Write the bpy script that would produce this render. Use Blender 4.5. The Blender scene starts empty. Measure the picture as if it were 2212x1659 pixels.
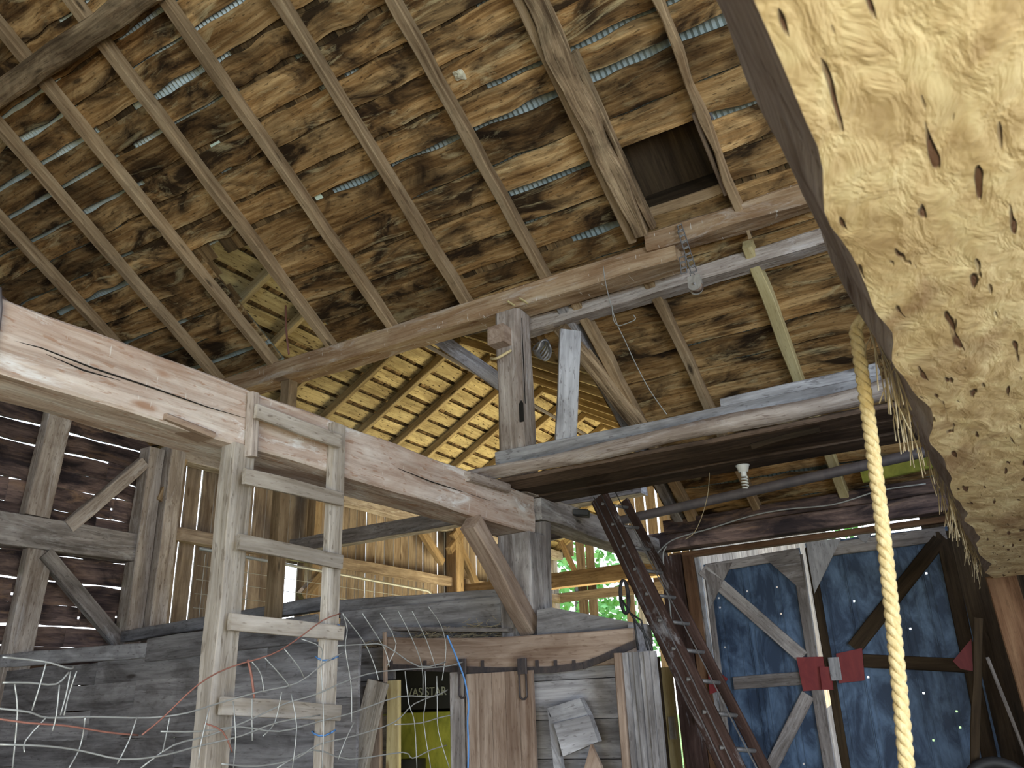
import bpy, bmesh, math, random
from mathutils import Vector as V, Matrix, noise

# ------------------------------------------------------------------ camera
W, H, F = 2212.0, 1659.0, 1757.3
PITCH, ROLL, YAW = math.radians(21.5), math.radians(-2.214), math.radians(30.448)
CAM = V((0, 0, 1.6))
_fh = V((-math.sin(YAW), math.cos(YAW), 0)); _rt = V((math.cos(YAW), math.sin(YAW), 0)); _up = V((0, 0, 1))
FW = _fh*math.cos(PITCH) + _up*math.sin(PITCH)
_u = -_fh*math.sin(PITCH) + _up*math.cos(PITCH)
RT = _rt*math.cos(ROLL) + _u*math.sin(ROLL)
UP = -_rt*math.sin(ROLL) + _u*math.cos(ROLL)
scene = bpy.context.scene
COL = scene.collection
cd = bpy.data.cameras.new('camera'); cam = bpy.data.objects.new('camera', cd); COL.objects.link(cam)
cam.matrix_world = Matrix(((RT.x, UP.x, -FW.x, CAM.x), (RT.y, UP.y, -FW.y, CAM.y), (RT.z, UP.z, -FW.z, CAM.z), (0, 0, 0, 1)))
cd.sensor_width = 36; cd.lens = F/W*36; cd.clip_start = .02; cd.clip_end = 300
cd.dof.use_dof = True; cd.dof.focus_distance = 6.5; cd.dof.aperture_fstop = 7
scene.camera = cam

def at(px, py, ax, val):
    """the point of the plane <ax> = val that the photograph shows at pixel px, py"""
    d = RT*((px-W/2)/F) - UP*((py-H/2)/F) + FW
    i = 'xyz'.index(ax)
    return CAM + d*((val-CAM[i])/d[i])

# ------------------------------------------------------------------ world, lights, exposure
world = bpy.data.worlds.new('sky'); scene.world = world; world.use_nodes = True
nt = world.node_tree; nt.nodes.clear()
wo = nt.nodes.new('ShaderNodeOutputWorld'); bg = nt.nodes.new('ShaderNodeBackground')
tc = nt.nodes.new('ShaderNodeTexCoord'); sp = nt.nodes.new('ShaderNodeSeparateXYZ'); wr = nt.nodes.new('ShaderNodeValToRGB')
wr.color_ramp.elements[0].position = 0; wr.color_ramp.elements[0].color = (.95, .97, 1, 1)
wr.color_ramp.elements[1].position = .6; wr.color_ramp.elements[1].color = (.45, .65, 1, 1)
nt.links.new(tc.outputs['Generated'], sp.inputs[0]); nt.links.new(sp.outputs['Z'], wr.inputs[0])
nt.links.new(wr.outputs[0], bg.inputs[0]); nt.links.new(bg.outputs[0], wo.inputs[0])
bg.inputs[1].default_value = 3.2

def lamp(name, kind, loc, energy, color, target=None, size=None, size_y=None, ang=None):
    l = bpy.data.lights.new(name, kind); o = bpy.data.objects.new(name, l); COL.objects.link(o)
    l.energy = energy; l.color = color; o.location = loc
    if target is not None:
        o.rotation_euler = (V(target)-V(loc)).to_track_quat('-Z', 'Y').to_euler()
    if size: l.shape = 'RECTANGLE'; l.size = size; l.size_y = size_y or size
    if ang: l.angle = ang
    return o
lamp('sun', 'SUN', (0, 0, 20), 4.0, (1, .93, .8), (6.0, -2.5, 14.2), ang=.01)
# daylight of the open barn door behind the camera: sky above, sunlit yard below
lamp('doorway_sky', 'AREA', (1.0, -4.7, 2.0), 210, (.60, .77, 1), (-2.2, 4, 2.2), 3.6, 2.6)
lamp('side_door_sky', 'AREA', (5.4, -1.8, 1.9), 430, (.74, .85, 1), (-3.2, 3.5, 2.8), 3.0, 2.6)
lamp('doorway_yard', 'AREA', (1.3, -1.9, .12), 310, (1, .82, .42), (.2, 1.2, 4.0), 3.6, 2.6)
# sunlit ground in the open wing
lamp('wing_yard', 'AREA', (-5.2, 13.4, .5), 560, (1, .88, .54), (-6.7, 12.9, 5), 4.0, 6.0).data.spread = math.radians(150)
lamp('stall_fill', 'AREA', (-3.75, 5.75, .8), 7, (1, .95, .55), (-5.0, 6.6, 1.15), .4, .4)  # fill lamp added inside the stall to brighten the green board
scene.view_settings.view_transform = 'Standard'; scene.view_settings.look = 'None'
scene.view_settings.exposure = 0.36; scene.view_settings.gamma = 1; scene.view_settings.use_curve_mapping = False
scene.cycles.max_bounces = 6; scene.cycles.diffuse_bounces = 4; scene.cycles.glossy_bounces = 2
scene.cycles.sample_clamp_indirect = 4

# ------------------------------------------------------------------ materials
def _nodes(m):
    m.use_nodes = True; n = m.node_tree; n.nodes.clear()
    out = n.nodes.new('ShaderNodeOutputMaterial'); b = n.nodes.new('ShaderNodeBsdfPrincipled')
    n.links.new(b.outputs[0], out.inputs[0])
    return n, b
def _mix(n, a, b, f, mode='MIX'):
    x = n.nodes.new('ShaderNodeMix'); x.data_type = 'RGBA'; x.blend_type = mode
    for s, v in ((x.inputs[0], f), (x.inputs[6], a), (x.inputs[7], b)):
        if isinstance(v, (int, float)): s.default_value = v
        elif isinstance(v, tuple): s.default_value = (*v, 1)
        else: n.links.new(v, s)
    return x.outputs[2]
def _map(n, src, sc, off=(0, 0, 0)):
    m = n.nodes.new('ShaderNodeMapping'); m.inputs['Scale'].default_value = sc; m.inputs['Location'].default_value = off
    n.links.new(src, m.inputs[0]); return m.outputs[0]
def _noise(n, vec, detail=4, rough=.6, dist=0):
    t = n.nodes.new('ShaderNodeTexNoise'); t.inputs['Scale'].default_value = 1; t.inputs['Detail'].default_value = detail
    t.inputs['Roughness'].default_value = rough; t.inputs['Distortion'].default_value = dist
    n.links.new(vec, t.inputs['Vector']); return t.outputs['Fac']
def _ramp(n, fac, stops):
    r = n.nodes.new('ShaderNodeValToRGB'); e = r.color_ramp.elements
    while len(e) > 1: e.remove(e[-1])
    e[0].position = stops[0][0]; c = stops[0][1]; e[0].color = (*c, 1) if isinstance(c, tuple) else (c, c, c, 1)
    for p, c in stops[1:]:
        q = e.new(p); q.color = (*c, 1) if isinstance(c, tuple) else (c, c, c, 1)
    n.links.new(fac, r.inputs[0]); return r.outputs[0]
def wood(name, dark, mid, light, stain=(.02, .012, .006), st=.5, fleck=.5, pale=None, pl=.0, bump=.5, vary=.35, rough=.85, scratch=0, sc=1.0):
    m = bpy.data.materials.new(name); n, b = _nodes(m)
    a = n.nodes.new('ShaderNodeAttribute'); a.attribute_name = 'grain'; g = a.outputs['Vector']
    a2 = n.nodes.new('ShaderNodeAttribute'); a2.attribute_name = 'tone'
    g1 = _noise(n, _map(n, g, (1.6*sc, 32*sc, 32*sc)), 5, .65, .6)
    g2 = _noise(n, _map(n, g, (.8*sc, 7*sc, 7*sc), (3, 1, 5)), 4, .6, 1.2)
    g3 = _noise(n, _map(n, g, (1.4*sc, 3.2*sc, 3.2*sc), (9, 4, 2)), 5, .62, .8)
    col = _ramp(n, g1, [(.36, dark), (.5, mid), (.64, light)])
    col2 = _ramp(n, g2, [(.36, dark), (.49, mid), (.63, light)])
    col = _mix(n, col, col2, .55)
    if st > 0:
        s = _ramp(n, g3, [(.38, 1.0), (.47, .55), (.57, 0.0)])
        mm = n.nodes.new('ShaderNodeMath'); mm.operation = 'MULTIPLY'; mm.inputs[1].default_value = st
        n.links.new(s, mm.inputs[0]); col = _mix(n, col, stain, mm.outputs[0])
    if pale:
        p = _noise(n, _map(n, g, (1.1*sc, 5*sc, 5*sc), (21, 14, 8)), 6, .7, 1.5)
        p = _ramp(n, p, [(.55, 0.0), (.66, 1.0)])
        mm = n.nodes.new('ShaderNodeMath'); mm.operation = 'MULTIPLY'; mm.inputs[1].default_value = pl
        n.links.new(p, mm.inputs[0]); col = _mix(n, col, pale, mm.outputs[0])
    if fleck > 0:
        f = _noise(n, _map(n, g, (14*sc, 55*sc, 55*sc), (1, 7, 3)), 3, .5, .3)
        f = _ramp(n, f, [(.60, 0.0), (.68, 1.0)])
        mm = n.nodes.new('ShaderNodeMath'); mm.operation = 'MULTIPLY'; mm.inputs[1].default_value = fleck
        n.links.new(f, mm.inputs[0]); col = _mix(n, col, stain, mm.outputs[0])
        v = n.nodes.new('ShaderNodeTexVoronoi'); v.inputs['Scale'].default_value = 1
        n.links.new(_map(n, g, (1.3, 4.5, 4.5)), v.inputs['Vector'])
        k = _ramp(n, v.outputs['Distance'], [(.05, 1.0), (.11, 0.0)])
        mm = n.nodes.new('ShaderNodeMath'); mm.operation = 'MULTIPLY'; mm.inputs[1].default_value = .8
        n.links.new(k, mm.inputs[0]); col = _mix(n, col, stain, mm.outputs[0])
    if scratch:
        f = _noise(n, _map(n, g, (60, 9, 9), (4, 2, 8)), 2, .5, .2)
        f = _ramp(n, f, [(.69, 0.0), (.73, 1.0)])
        mm = n.nodes.new('ShaderNodeMath'); mm.operation = 'MULTIPLY'; mm.inputs[1].default_value = scratch
        n.links.new(f, mm.inputs[0]); col = _mix(n, col, (.75, .72, .68), mm.outputs[0])
    # each board has a tone of its own
    mr = n.nodes.new('ShaderNodeMapRange'); mr.inputs[3].default_value = 1-vary; mr.inputs[4].default_value = 1+vary
    n.links.new(a2.outputs['Fac'], mr.inputs[0])
    vm = n.nodes.new('ShaderNodeVectorMath'); vm.operation = 'SCALE'
    n.links.new(col, vm.inputs[0]); n.links.new(mr.outputs[0], vm.inputs['Scale'])
    n.links.new(vm.outputs[0], b.inputs['Base Color'])
    b.inputs['Roughness'].default_value = rough; b.inputs['Specular IOR Level'].default_value = .15
    bp = n.nodes.new('ShaderNodeBump'); bp.inputs['Strength'].default_value = bump; bp.inputs['Distance'].default_value = .012
    ad = n.nodes.new('ShaderNodeMath'); ad.operation = 'ADD'; n.links.new(g1, ad.inputs[0]); n.links.new(g2, ad.inputs[1])
    n.links.new(ad.outputs[0], bp.inputs['Height']); n.links.new(bp.outputs[0], b.inputs['Normal'])
    return m
def flat(name, col, rough=.7, metal=0, c2=None, sc=6, bump=0, lo=.35, hi=.65):
    m = bpy.data.materials.new(name); n, b = _nodes(m)
    if c2:
        t = n.nodes.new('ShaderNodeTexCoord')
        f = _noise(n, _map(n, t.outputs['Object'], (sc, sc, sc*.5)), 5, .65, .6)
        n.links.new(_ramp(n, f, [(lo, col), (hi, c2)]), b.inputs['Base Color'])
        if bump:
            bp = n.nodes.new('ShaderNodeBump'); bp.inputs['Strength'].default_value = bump; bp.inputs['Distance'].default_value = .02
            n.links.new(f, bp.inputs['Height']); n.links.new(bp.outputs[0], b.inputs['Normal'])
    else: b.inputs['Base Color'].default_value = (*col, 1)
    b.inputs['Roughness'].default_value = rough; b.inputs['Metallic'].default_value = metal
    return m
M = {}
M['sheath'] = wood('roof_board_wood', (.095, .045, .014), (.31, .175, .068), (.54, .36, .17), stain=(.016, .009, .005), st=.95, fleck=.6, pale=(.56, .46, .26), pl=.5, vary=.38, bump=.8)
M['wingroof'] = wood('wing_roof_wood', (.26, .19, .09), (.46, .36, .19), (.60, .50, .28), stain=(.05, .03, .015), st=.4, fleck=.95, vary=.15, sc=.8)
M['rafter'] = wood('rafter_wood', (.19, .12, .065), (.34, .235, .135), (.46, .34, .21), st=.25, fleck=.3, vary=.2, bump=.3)
M['wrafter'] = wood('wing_rafter_wood', (.20, .14, .07), (.40, .30, .16), (.54, .43, .25), st=.25, fleck=.2, vary=.2, bump=.3)
M['barkrafter'] = wood('split_log_wood', (.10, .062, .035), (.32, .22, .13), (.56, .42, .26), st=.6, fleck=.4, vary=.15, bump=1.0)
M['tie'] = wood('hewn_tie_wood', (.36, .27, .22), (.62, .52, .46), (.80, .74, .68), stain=(.36, .20, .12), st=.5, fleck=.6, pale=(.86, .86, .86), pl=.8, vary=.05, scratch=.7, bump=.5)
M['purlin'] = wood('purlin_wood', (.19, .115, .06), (.37, .25, .15), (.50, .39, .27), stain=(.16, .07, .03), st=.4, fleck=.3, pale=(.55, .50, .45), pl=.5, vary=.1, scratch=.7)
M['post'] = wood('weathered_post_wood', (.24, .19, .16), (.42, .36, .32), (.58, .52, .48), stain=(.10, .06, .04), st=.35, fleck=.5, pale=(.7, .67, .68), pl=.4, vary=.1, bump=.9)
M['grey'] = wood('grey_weathered_wood', (.16, .14, .13), (.30, .27, .26), (.46, .43, .42), stain=(.05, .04, .035), st=.5, fleck=.45, pale=(.6, .6, .62), pl=.4, vary=.25, bump=.7)
M['ladder'] = wood('ladder_wood', (.24, .205, .165), (.42, .375, .325), (.56, .52, .48), stain=(.14, .11, .085), st=.4, fleck=.6, vary=.1, bump=.5)
M['stall'] = wood('stall_board_wood', (.14, .135, .14), (.28, .27, .28), (.42, .41, .42), stain=(.045, .035, .03), st=.5, fleck=.35, pale=(.4, .4, .42), pl=.3, vary=.25)
M['stallwarm'] = wood('brown_board_wood', (.22, .15, .11), (.36, .27, .21), (.48, .38, .31), stain=(.10, .05, .03), st=.35, fleck=.35, vary=.12)
M['gable'] = wood('gable_board_wood', (.05, .035, .035), (.16, .11, .10), (.32, .22, .18), stain=(.016, .014, .018), st=.85, fleck=.3, pale=(.36, .22, .13), pl=.4, vary=.4)
M['wallboard'] = wood('wall_board_wood', (.15, .11, .085), (.28, .22, .17), (.42, .34, .26), stain=(.10, .06, .035), st=.4, fleck=.2, vary=.25)
def hewn():
    m = bpy.data.materials.new('hewn_beam_wood'); n, b = _nodes(m)
    a = n.nodes.new('ShaderNodeAttribute'); a.attribute_name = 'grain'; g = a.outputs['Vector']
    mo = _noise(n, _map(n, g, (7, 11, 11)), 6, .62, .4)
    col = _ramp(n, mo, [(.34, (.50, .38, .23)), (.48, (.70, .57, .36)), (.62, (.82, .72, .48))])
    big = _ramp(n, _noise(n, _map(n, g, (1.6, 3, 3), (5, 2, 2)), 4, .6, .8), [(.34, .75), (.46, 0.0)])
    col = _mix(n, col, (.34, .22, .14), big)
    ga = _ramp(n, _noise(n, _map(n, g, (5.5, 34, 20), (2, 9, 4)), 1.5, .5, .25), [(.655, 0.0), (.70, 1.0)])
    col = _mix(n, col, (.17, .10, .07), ga)
    n.links.new(col, b.inputs['Base Color']); b.inputs['Roughness'].default_value = .85; b.inputs['Specular IOR Level'].default_value = .15
    ch = _noise(n, _map(n, g, (9, 20, 20), (1, 1, 7)), 4, .6, .5)
    h = n.nodes.new('ShaderNodeMath'); h.operation = 'MULTIPLY_ADD'; h.inputs[1].default_value = -1.2; n.links.new(ga, h.inputs[0]); n.links.new(ch, h.inputs[2])
    bp = n.nodes.new('ShaderNodeBump'); bp.inputs['Strength'].default_value = .9; bp.inputs['Distance'].default_value = .012
    n.links.new(h.outputs[0], bp.inputs['Height']); n.links.new(bp.outputs[0], b.inputs['Normal']); return m
M['near'] = hewn()
M['oldred'] = wood('red_brown_painted_wood', (.035, .02, .018), (.065, .038, .032), (.11, .07, .06), st=.4, fleck=.2, pale=(.42, .42, .45), pl=.6, vary=.1)
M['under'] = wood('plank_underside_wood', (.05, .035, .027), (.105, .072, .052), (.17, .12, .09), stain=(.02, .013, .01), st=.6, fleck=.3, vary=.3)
M['brown'] = wood('brown_stained_wood', (.10, .05, .025), (.17, .09, .05), (.24, .14, .08), st=.3, fleck=.2, vary=.1)
M['shingle'] = wood('old_shingle_wood', (.05, .03, .015), (.13, .08, .035), (.24, .16, .08), st=.4, fleck=.2, vary=.6)
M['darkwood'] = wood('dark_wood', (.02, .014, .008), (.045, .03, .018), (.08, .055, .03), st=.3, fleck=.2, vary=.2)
M['palewood'] = wood('pale_new_wood', (.42, .33, .16), (.55, .46, .24), (.62, .54, .32), stain=(.2, .12, .05), st=.2, fleck=.3, vary=.05, bump=.2)
M['white'] = wood('whitewashed_wood', (.22, .22, .23), (.38, .38, .40), (.52, .52, .55), stain=(.07, .06, .06), st=.5, fleck=.5, vary=.15)
M['tin'] = flat('galvanised_tin', (.24, .30, .31), .45, .2, (.44, .50, .50), 3)
M['mint'] = flat('pale_flashing', (.72, .85, .72), .5)
M['dullmetal'] = flat('dull_grey_metal', (.20, .20, .21), .5, .6, (.32, .31, .31), 20)
M['pulley'] = flat('worn_steel', (.42, .40, .37), .4, .5, (.62, .60, .56), 25)
M['iron'] = flat('rusty_dark_iron', (.045, .04, .045), .7, .3, (.09, .07, .065), 25)
M['wire'] = flat('galvanised_wire', (.42, .43, .42), .5, .4)
M['rustwire'] = flat('rusted_wire', (.28, .12, .09), .7)
M['rope'] = flat('sisal_rope', (.55, .42, .20), .9, 0, (.75, .62, .36), 60, .4)
M['blue'] = flat('blue_twine', (.10, .25, .55), .8)
M['red'] = flat('red_paint', (.16, .015, .02), .6, 0, (.24, .03, .03), 8)
M['doormetal'] = flat('blue_grey_door_metal', (.022, .044, .09), .6, .15, (.13, .21, .34), 5, .1, .42, .68)
M['pipe'] = flat('painted_pipe', (.13, .12, .13), .55, .3, (.18, .16, .17), 10)
M['black'] = flat('black_rubber', (.02, .02, .022), .6)
M['glass'] = flat('white_lamp_glass', (.75, .76, .74), .3)
M['green'] = flat('yellow_green_board', (.20, .22, .03), .8, 0, (.36, .36, .06), 7, .3)
M['straw'] = flat('dry_straw', (.36, .28, .17), .9, 0, (.50, .42, .28), 8)
M['ground'] = flat('trodden_earth', (.16, .12, .08), 1, 0, (.26, .21, .14), 2)
M['grass'] = flat('sunlit_grass', (.10, .20, .03), 1, 0, (.24, .33, .07), 1.2)
M['leaf'] = flat('tree_leaves', (.10, .26, .05), .8, 0, (.22, .42, .10), 2)
M['bark'] = flat('tree_bark', (.12, .09, .07), 1)
M['letter'] = flat('faded_lettering', (.34, .36, .33), .8)
M['slot'] = flat('dark_hollow', (.012, .01, .008), 1)
M['nest'] = flat('pale_fungus', (.62, .58, .42), .9, 0, (.75, .7, .55), 30)

# ------------------------------------------------------------------ mesh builder
R = random.Random(7)
class MB:
    def __init__(s): s.v = []; s.f = []; s.g = []; s.t = []
    def ring_loft(s, rings, grains, tone, cap=True):
        b = len(s.v); n = len(rings[0])
        for r, gr in zip(rings, grains):
            s.v += r; s.g += gr; s.t += [tone]*n
        for i in range(len(rings)-1):
            for j in range(n):
                k = (j+1) % n
                s.f.append((b+i*n+j, b+i*n+k, b+(i+1)*n+k, b+(i+1)*n+j))
        if cap:
            s.f.append(tuple(b+j for j in reversed(range(n))))
            e = b+(len(rings)-1)*n; s.f.append(tuple(e+j for j in range(n)))
    def beam(s, a, b, w, h, up=(0, 0, 1), seg=.2, rough=.004, bev=.008, div=1, sweep=None, taper=1.0, wave=0, freq=1.3, tone=None):
        """squared timber from a to b, w across, h along up; rough = hewn unevenness, wave = wavy side edges, sweep = mid bow"""
        a, b = V(a), V(b); d = (b-a); L = d.length; d = d/L; up = V(up); side = d.cross(up).normalized(); u = side.cross(d).normalized()
        off = V((R.random()*50, R.random()*50, R.random()*50)); tone = R.random() if tone is None else tone
        n = max(1, int(L/seg)); sx, sy = w/2, h/2; pts = []
        if bev > 0:
            for (x0, y0, x1, y1) in ((-sx+bev, -sy, sx-bev, -sy), (sx, -sy+bev, sx, sy-bev), (sx-bev, sy, -sx+bev, sy), (-sx, sy-bev, -sx, -sy+bev)):
                for k in range(div+1):
                    pts.append((x0+(x1-x0)*k/div, y0+(y1-y0)*k/div))
        else: pts = [(-sx, -sy), (sx, -sy), (sx, sy), (-sx, sy)]
        rings, grains = [], []
        for i in range(n+1):
            t = i/n; c = a + d*(L*t)
            if sweep: c = c + V(sweep)*math.sin(math.pi*t)
            k = 1+(taper-1)*t; ring, gr = [], []
            for (x, y) in pts:
                wx = 0
                if wave: wx = wave*noise.noise(V((L*t*freq*2.3, (3.7 if x > 0 else 0), 0))+off)*2
                p = c + side*(x*k+wx) + u*(y*k)
                if rough:
                    q = V((L*t*2.2, x*9, y*9))+off
                    p = p + (side*noise.noise(q) + u*noise.noise(q+V((7, 7, 7))))*rough*2
                ring.append(p); gr.append(V((L*t, x, y))+off)
            rings.append(ring); grains.append(gr)
        s.ring_loft(rings, grains, tone); return s
    def tube(s, pts, r, n=8, closed=False, tone=.5):
        pts = [V(p) for p in pts]; m = len(pts); rings, gr = [], []; off = V((R.random()*9, R.random()*9, 0)); run = 0; pu = None
        for i, p in enumerate(pts):
            if closed: d = pts[(i+1) % m]-pts[i-1]
            else: d = pts[min(i+1, m-1)]-pts[max(i-1, 0)]
            d.normalize()
            if pu is None: pu = V((0, 0, 1)) if abs(d.z) < .9 else V((1, 0, 0))
            sd = d.cross(pu).normalized(); pu = sd.cross(d).normalized()
            rr = r(i/(m-1)) if callable(r) else r
            rings.append([p+(sd*math.cos(2*math.pi*k/n)+pu*math.sin(2*math.pi*k/n))*rr for k in range(n)])
            gr.append([V((run, rr*math.cos(2*math.pi*k/n), rr*math.sin(2*math.pi*k/n)))+off for k in range(n)])
            if i < m-1: run += (pts[i+1]-p).length
        if closed: rings.append(rings[0]); gr.append(gr[0])
        s.ring_loft(rings, gr, tone, cap=not closed); return s
    def box(s, c, size, tone=None):
        c = V(c); x, y, z = [q/2 for q in size]
        return s.beam(c-V((x, 0, 0)), c+V((x, 0, 0)), size[1], size[2], seg=9, rough=0, bev=0, tone=tone)
    def prism(s, poly, thick, tone=None):
        """polygon (list of points) thickened along the vector thick"""
        b = len(s.v); n = len(poly); th = V(thick); off = V((R.random()*20, R.random()*20, 0)); tone = R.random() if tone is None else tone
        d = (V(poly[1])-V(poly[0])).normalized(); e = th.normalized().cross(d)
        for k in (0, 1):
            for p in poly:
                p = V(p)+th*k; s.v.append(p); s.t.append(tone); q = p-V(poly[0]); s.g.append(V((q.dot(d), q.dot(e), k*th.length))+off)
        s.f.append(tuple(b+j for j in reversed(range(n)))); s.f.append(tuple(b+n+j for j in range(n)))
        for j in range(n):
            k = (j+1) % n; s.f.append((b+j, b+k, b+n+k, b+n+j))
        return s
    def quad(s, p, gr=None, tone=.5):
        b = len(s.v); s.v += [V(q) for q in p]; s.g += gr or [V(q) for q in p]; s.t += [tone]*len(p); s.f.append(tuple(range(b, b+len(p)))); return s
    def build(s, name, mat, parent=None, smooth=False, origin=None):
        xs = [v.x for v in s.v]; ys = [v.y for v in s.v]; zs = [v.z for v in s.v]
        o0 = V(origin) if origin else V(((min(xs)+max(xs))/2, (min(ys)+max(ys))/2, min(zs)))
        me = bpy.data.meshes.new(name); me.from_pydata([tuple(v-o0) for v in s.v], [], s.f)
        a = me.attributes.new('grain', 'FLOAT_VECTOR', 'POINT'); a.data.foreach_set('vector', [c for g in s.g for c in g])
        a = me.attributes.new('tone', 'FLOAT', 'POINT'); a.data.foreach_set('value', s.t)
        me.materials.append(M[mat]); me.update()
        bm = bmesh.new(); bm.from_mesh(me); bmesh.ops.recalc_face_normals(bm, faces=bm.faces); bm.to_mesh(me); bm.free()
        if smooth: me.polygons.foreach_set('use_smooth', [True]*len(me.polygons))
        ob = bpy.data.objects.new(name, me); COL.objects.link(ob)
        if parent: ob.parent = parent; ob.location = o0-WL[parent.name]
        else: ob.location = o0
        WL[ob.name] = o0
        return ob
WL = {}
def tag(o, label, cat, group=None, kind=None):
    o['label'] = label; o['category'] = cat
    if group: o['group'] = group
    if kind: o['kind'] = kind
    return o
def thing(name, loc, label, cat, group=None):
    o = bpy.data.objects.new(name, None); COL.objects.link(o); o.location = loc; o.empty_display_size = .1; WL[o.name] = V(loc)
    return tag(o, label, cat, group)
def struct(o, label=None):
    o['kind'] = 'structure'
    if label: o['label'] = label
    return o
def B(*a, **k): return MB().beam(*a, **k)

# ------------------------------------------------------------------ the barn's planes
TS = .608                      # main roof: rise per metre
def zr(y):                     # underside of the main rafters
    return 5.07-TS*(y-5.6) if y >= 1.8 else 5.07+TS*3.8+TS*(y-1.8)
SL = math.atan(TS); NR = V((0, math.sin(SL), math.cos(SL))); DR = V((0, math.cos(SL), -math.sin(SL)))
TW = .554                      # wing roof
WR, WE, WX = -6.05, -3.1, -9.0
def zw(x): return 4.85+(x-WX)*TW if x <= WR else 4.85+(WR-WX)*TW-(x-WR)*TW
RD, WG = .115, 17.0            # rafter depth, far end of wing
def yv(x): return max(3.55, 5.6+(5.07+RD+.2-zw(x))/TS)   # where the wing roof meets the main roof
GX, GR_, BY, DY = -9.0, 6.0, -5.0, 8.65

# ------------------------------------------------------------------ floor, ground
struct(MB().box((-1.5, 6, -.1), (15.2, 22.4, .2)).build('floor', 'ground'))
struct(MB().box((0, 20, -.3), (160, 160, .2)).build('ground', 'grass'))

# ------------------------------------------------------------------ main roof
def p_roof(x, y, h):           # h above the sheathing's underside, square to the slope
    return V((x, y, zr(y)+RD/math.cos(SL))) + NR*h
BAY = (-6.20, -5.52); HAT = (-1.90, -1.20)
def allowed(y):
    """x stretches of the main roof at y"""
    segs = [(-9.1, 3.2)]
    def cut(a, b):
        out = []
        for s in segs:
            if b <= s[0] or a >= s[1]: out.append(s)
            else:
                if a > s[0]: out.append((s[0], a))
                if b < s[1]: out.append((b, s[1]))
        segs[:] = out
    if y > 5.72:
        q = (5.07+RD+.2+(5.6-y)*TS-4.85)/TW
        cut(max(-9.2, WX+q), min(-3.05, WE-q) if q > 0 else -3.05)
    if 4.55 < y: cut(*BAY)
    if 4.94 < y < 5.44: cut(*HAT)
    return segs
RX = (-8.05, -7.12, -6.28, -5.45, -4.66, -3.77, -2.93, -2.0, -1.18, -.35, .5, 1.3, 2.2)
mb = MB(); y = 1.85
step = math.cos(SL)
while y < 8.75:
    w = R.uniform(.21, .34); gap = R.choice((.006, .012, .02, .03, .045, .06)) if y < 5.7 else R.choice((.004, .006, .01, .02))
    yc = y + w*step/2
    for (a, b) in allowed(yc):
        x = a
        while x < b-.02:
            js = [q for q in RX if q > x+.9 and q < b-.3]
            e = js[min(R.choice((0, 1, 1, 2, 3)), len(js)-1)] if js else b
            c1 = p_roof(x+.003, yc, .012); c2 = p_roof(e-.003, yc+R.uniform(-.012, .012), .012)
            rs = R.random() < .4
            mb.beam(c1, c2, w-(R.uniform(0, .03) if rs else 0), .024, up=NR, seg=.09, rough=.002, bev=0, wave=R.uniform(.003, .018), freq=R.uniform(.8, 2.2))
            x = e
    y += (w+gap)*step
struct(mb.build('ceiling', 'sheath'), 'rough sawn roof boards with wavy edges and gaps')
# old shingles above the boards
mb = MB(); y = 1.9
while y < 8.8:
    for (a, b) in allowed(y):
        x = a
        while x < b:
            w = R.uniform(.07, .16)
            q = noise.noise(V((x*.55, y*1.1, 3.3))) + (.22 if x < -6.3 else 0) + (.30 if x > -1.9 and y < 5 else 0) + (.12 if x > -2.0 else 0)
            if q < .24 and R.random() < .97:
                mb.beam(p_roof(x+w/2, y, .034), p_roof(x+w/2, y+.17, .030), w-.006, .008, up=NR, seg=9, rough=0, bev=0)
            x += w
    y += .14
struct(mb.build('ceiling_shingles', 'shingle'), 'old wooden shingles showing between the roof boards')
# corrugated metal over all
mb = MB(); P_ = .045; x = -9.2; nx = int((3.3+9.2)/(P_/4))
xs = [x+i*P_/4 for i in range(nx)]
ys = [1.75, 4.48, 4.9, 5.48, 5.72, 8.76]
for i in range(nx-1):
    for (y0, y1) in zip(ys[:-1], ys[1:]):
        ym = (y0+y1)/2
        if not any(a+(.05 if a > -9 else -.1) <= xs[i] <= b-.05 for a, b in allowed(ym)): continue
        h = [.085+.011*math.sin(i*math.pi/2), .085+.011*math.sin((i+1)*math.pi/2)]
        mb.quad([p_roof(xs[i], y0, h[0]), p_roof(xs[i+1], y0, h[1]), p_roof(xs[i+1], y1, h[1]), p_roof(xs[i], y1, h[0])])
struct(mb.build('ceiling_metal', 'tin'), 'corrugated metal roofing above the boards')
# the other slope of the main roof
mb = MB()
for k in range(24):
    y0 = 1.75-k*.29; z0 = 5.07+TS*3.8+TS*(y0-.145-1.8)+RD/math.cos(SL)+.02
    mb.beam((-9.1, y0-.145, z0), (6.2, y0-.145, z0), .285, .03, up=V((0, -TS, 1)), seg=20, rough=0, bev=0)
struct(mb.build('ceiling_behind', 'sheath'))
mb = MB()
mb.quad([V((-9.2, 1.85, zr(1.8)+.34)), V((6.3, 1.85, zr(1.8)+.34)), V((6.3, -5.3, zr(1.8)+.34-7.1*TS)), V((-9.2, -5.3, zr(1.8)+.34-7.1*TS))])
struct(mb.build('ceiling_metal_behind', 'tin'))
mb = MB()
for k in range(24):
    yy = 1.9+k*.29; mb.beam((3.2, yy, zr(yy)+RD/math.cos(SL)+.02), (6.2, yy, zr(yy)+RD/math.cos(SL)+.02), .3, .03, up=NR, seg=9, rough=0, bev=0)
mb.quad([V((3.2, 1.75, zr(1.8)+.3)), V((6.3, 1.75, zr(1.8)+.3)), V((6.3, 9, zr(9)+.3)), V((3.2, 9, zr(9)+.3))])
struct(mb.build('ceiling_side', 'sheath'))
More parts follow.
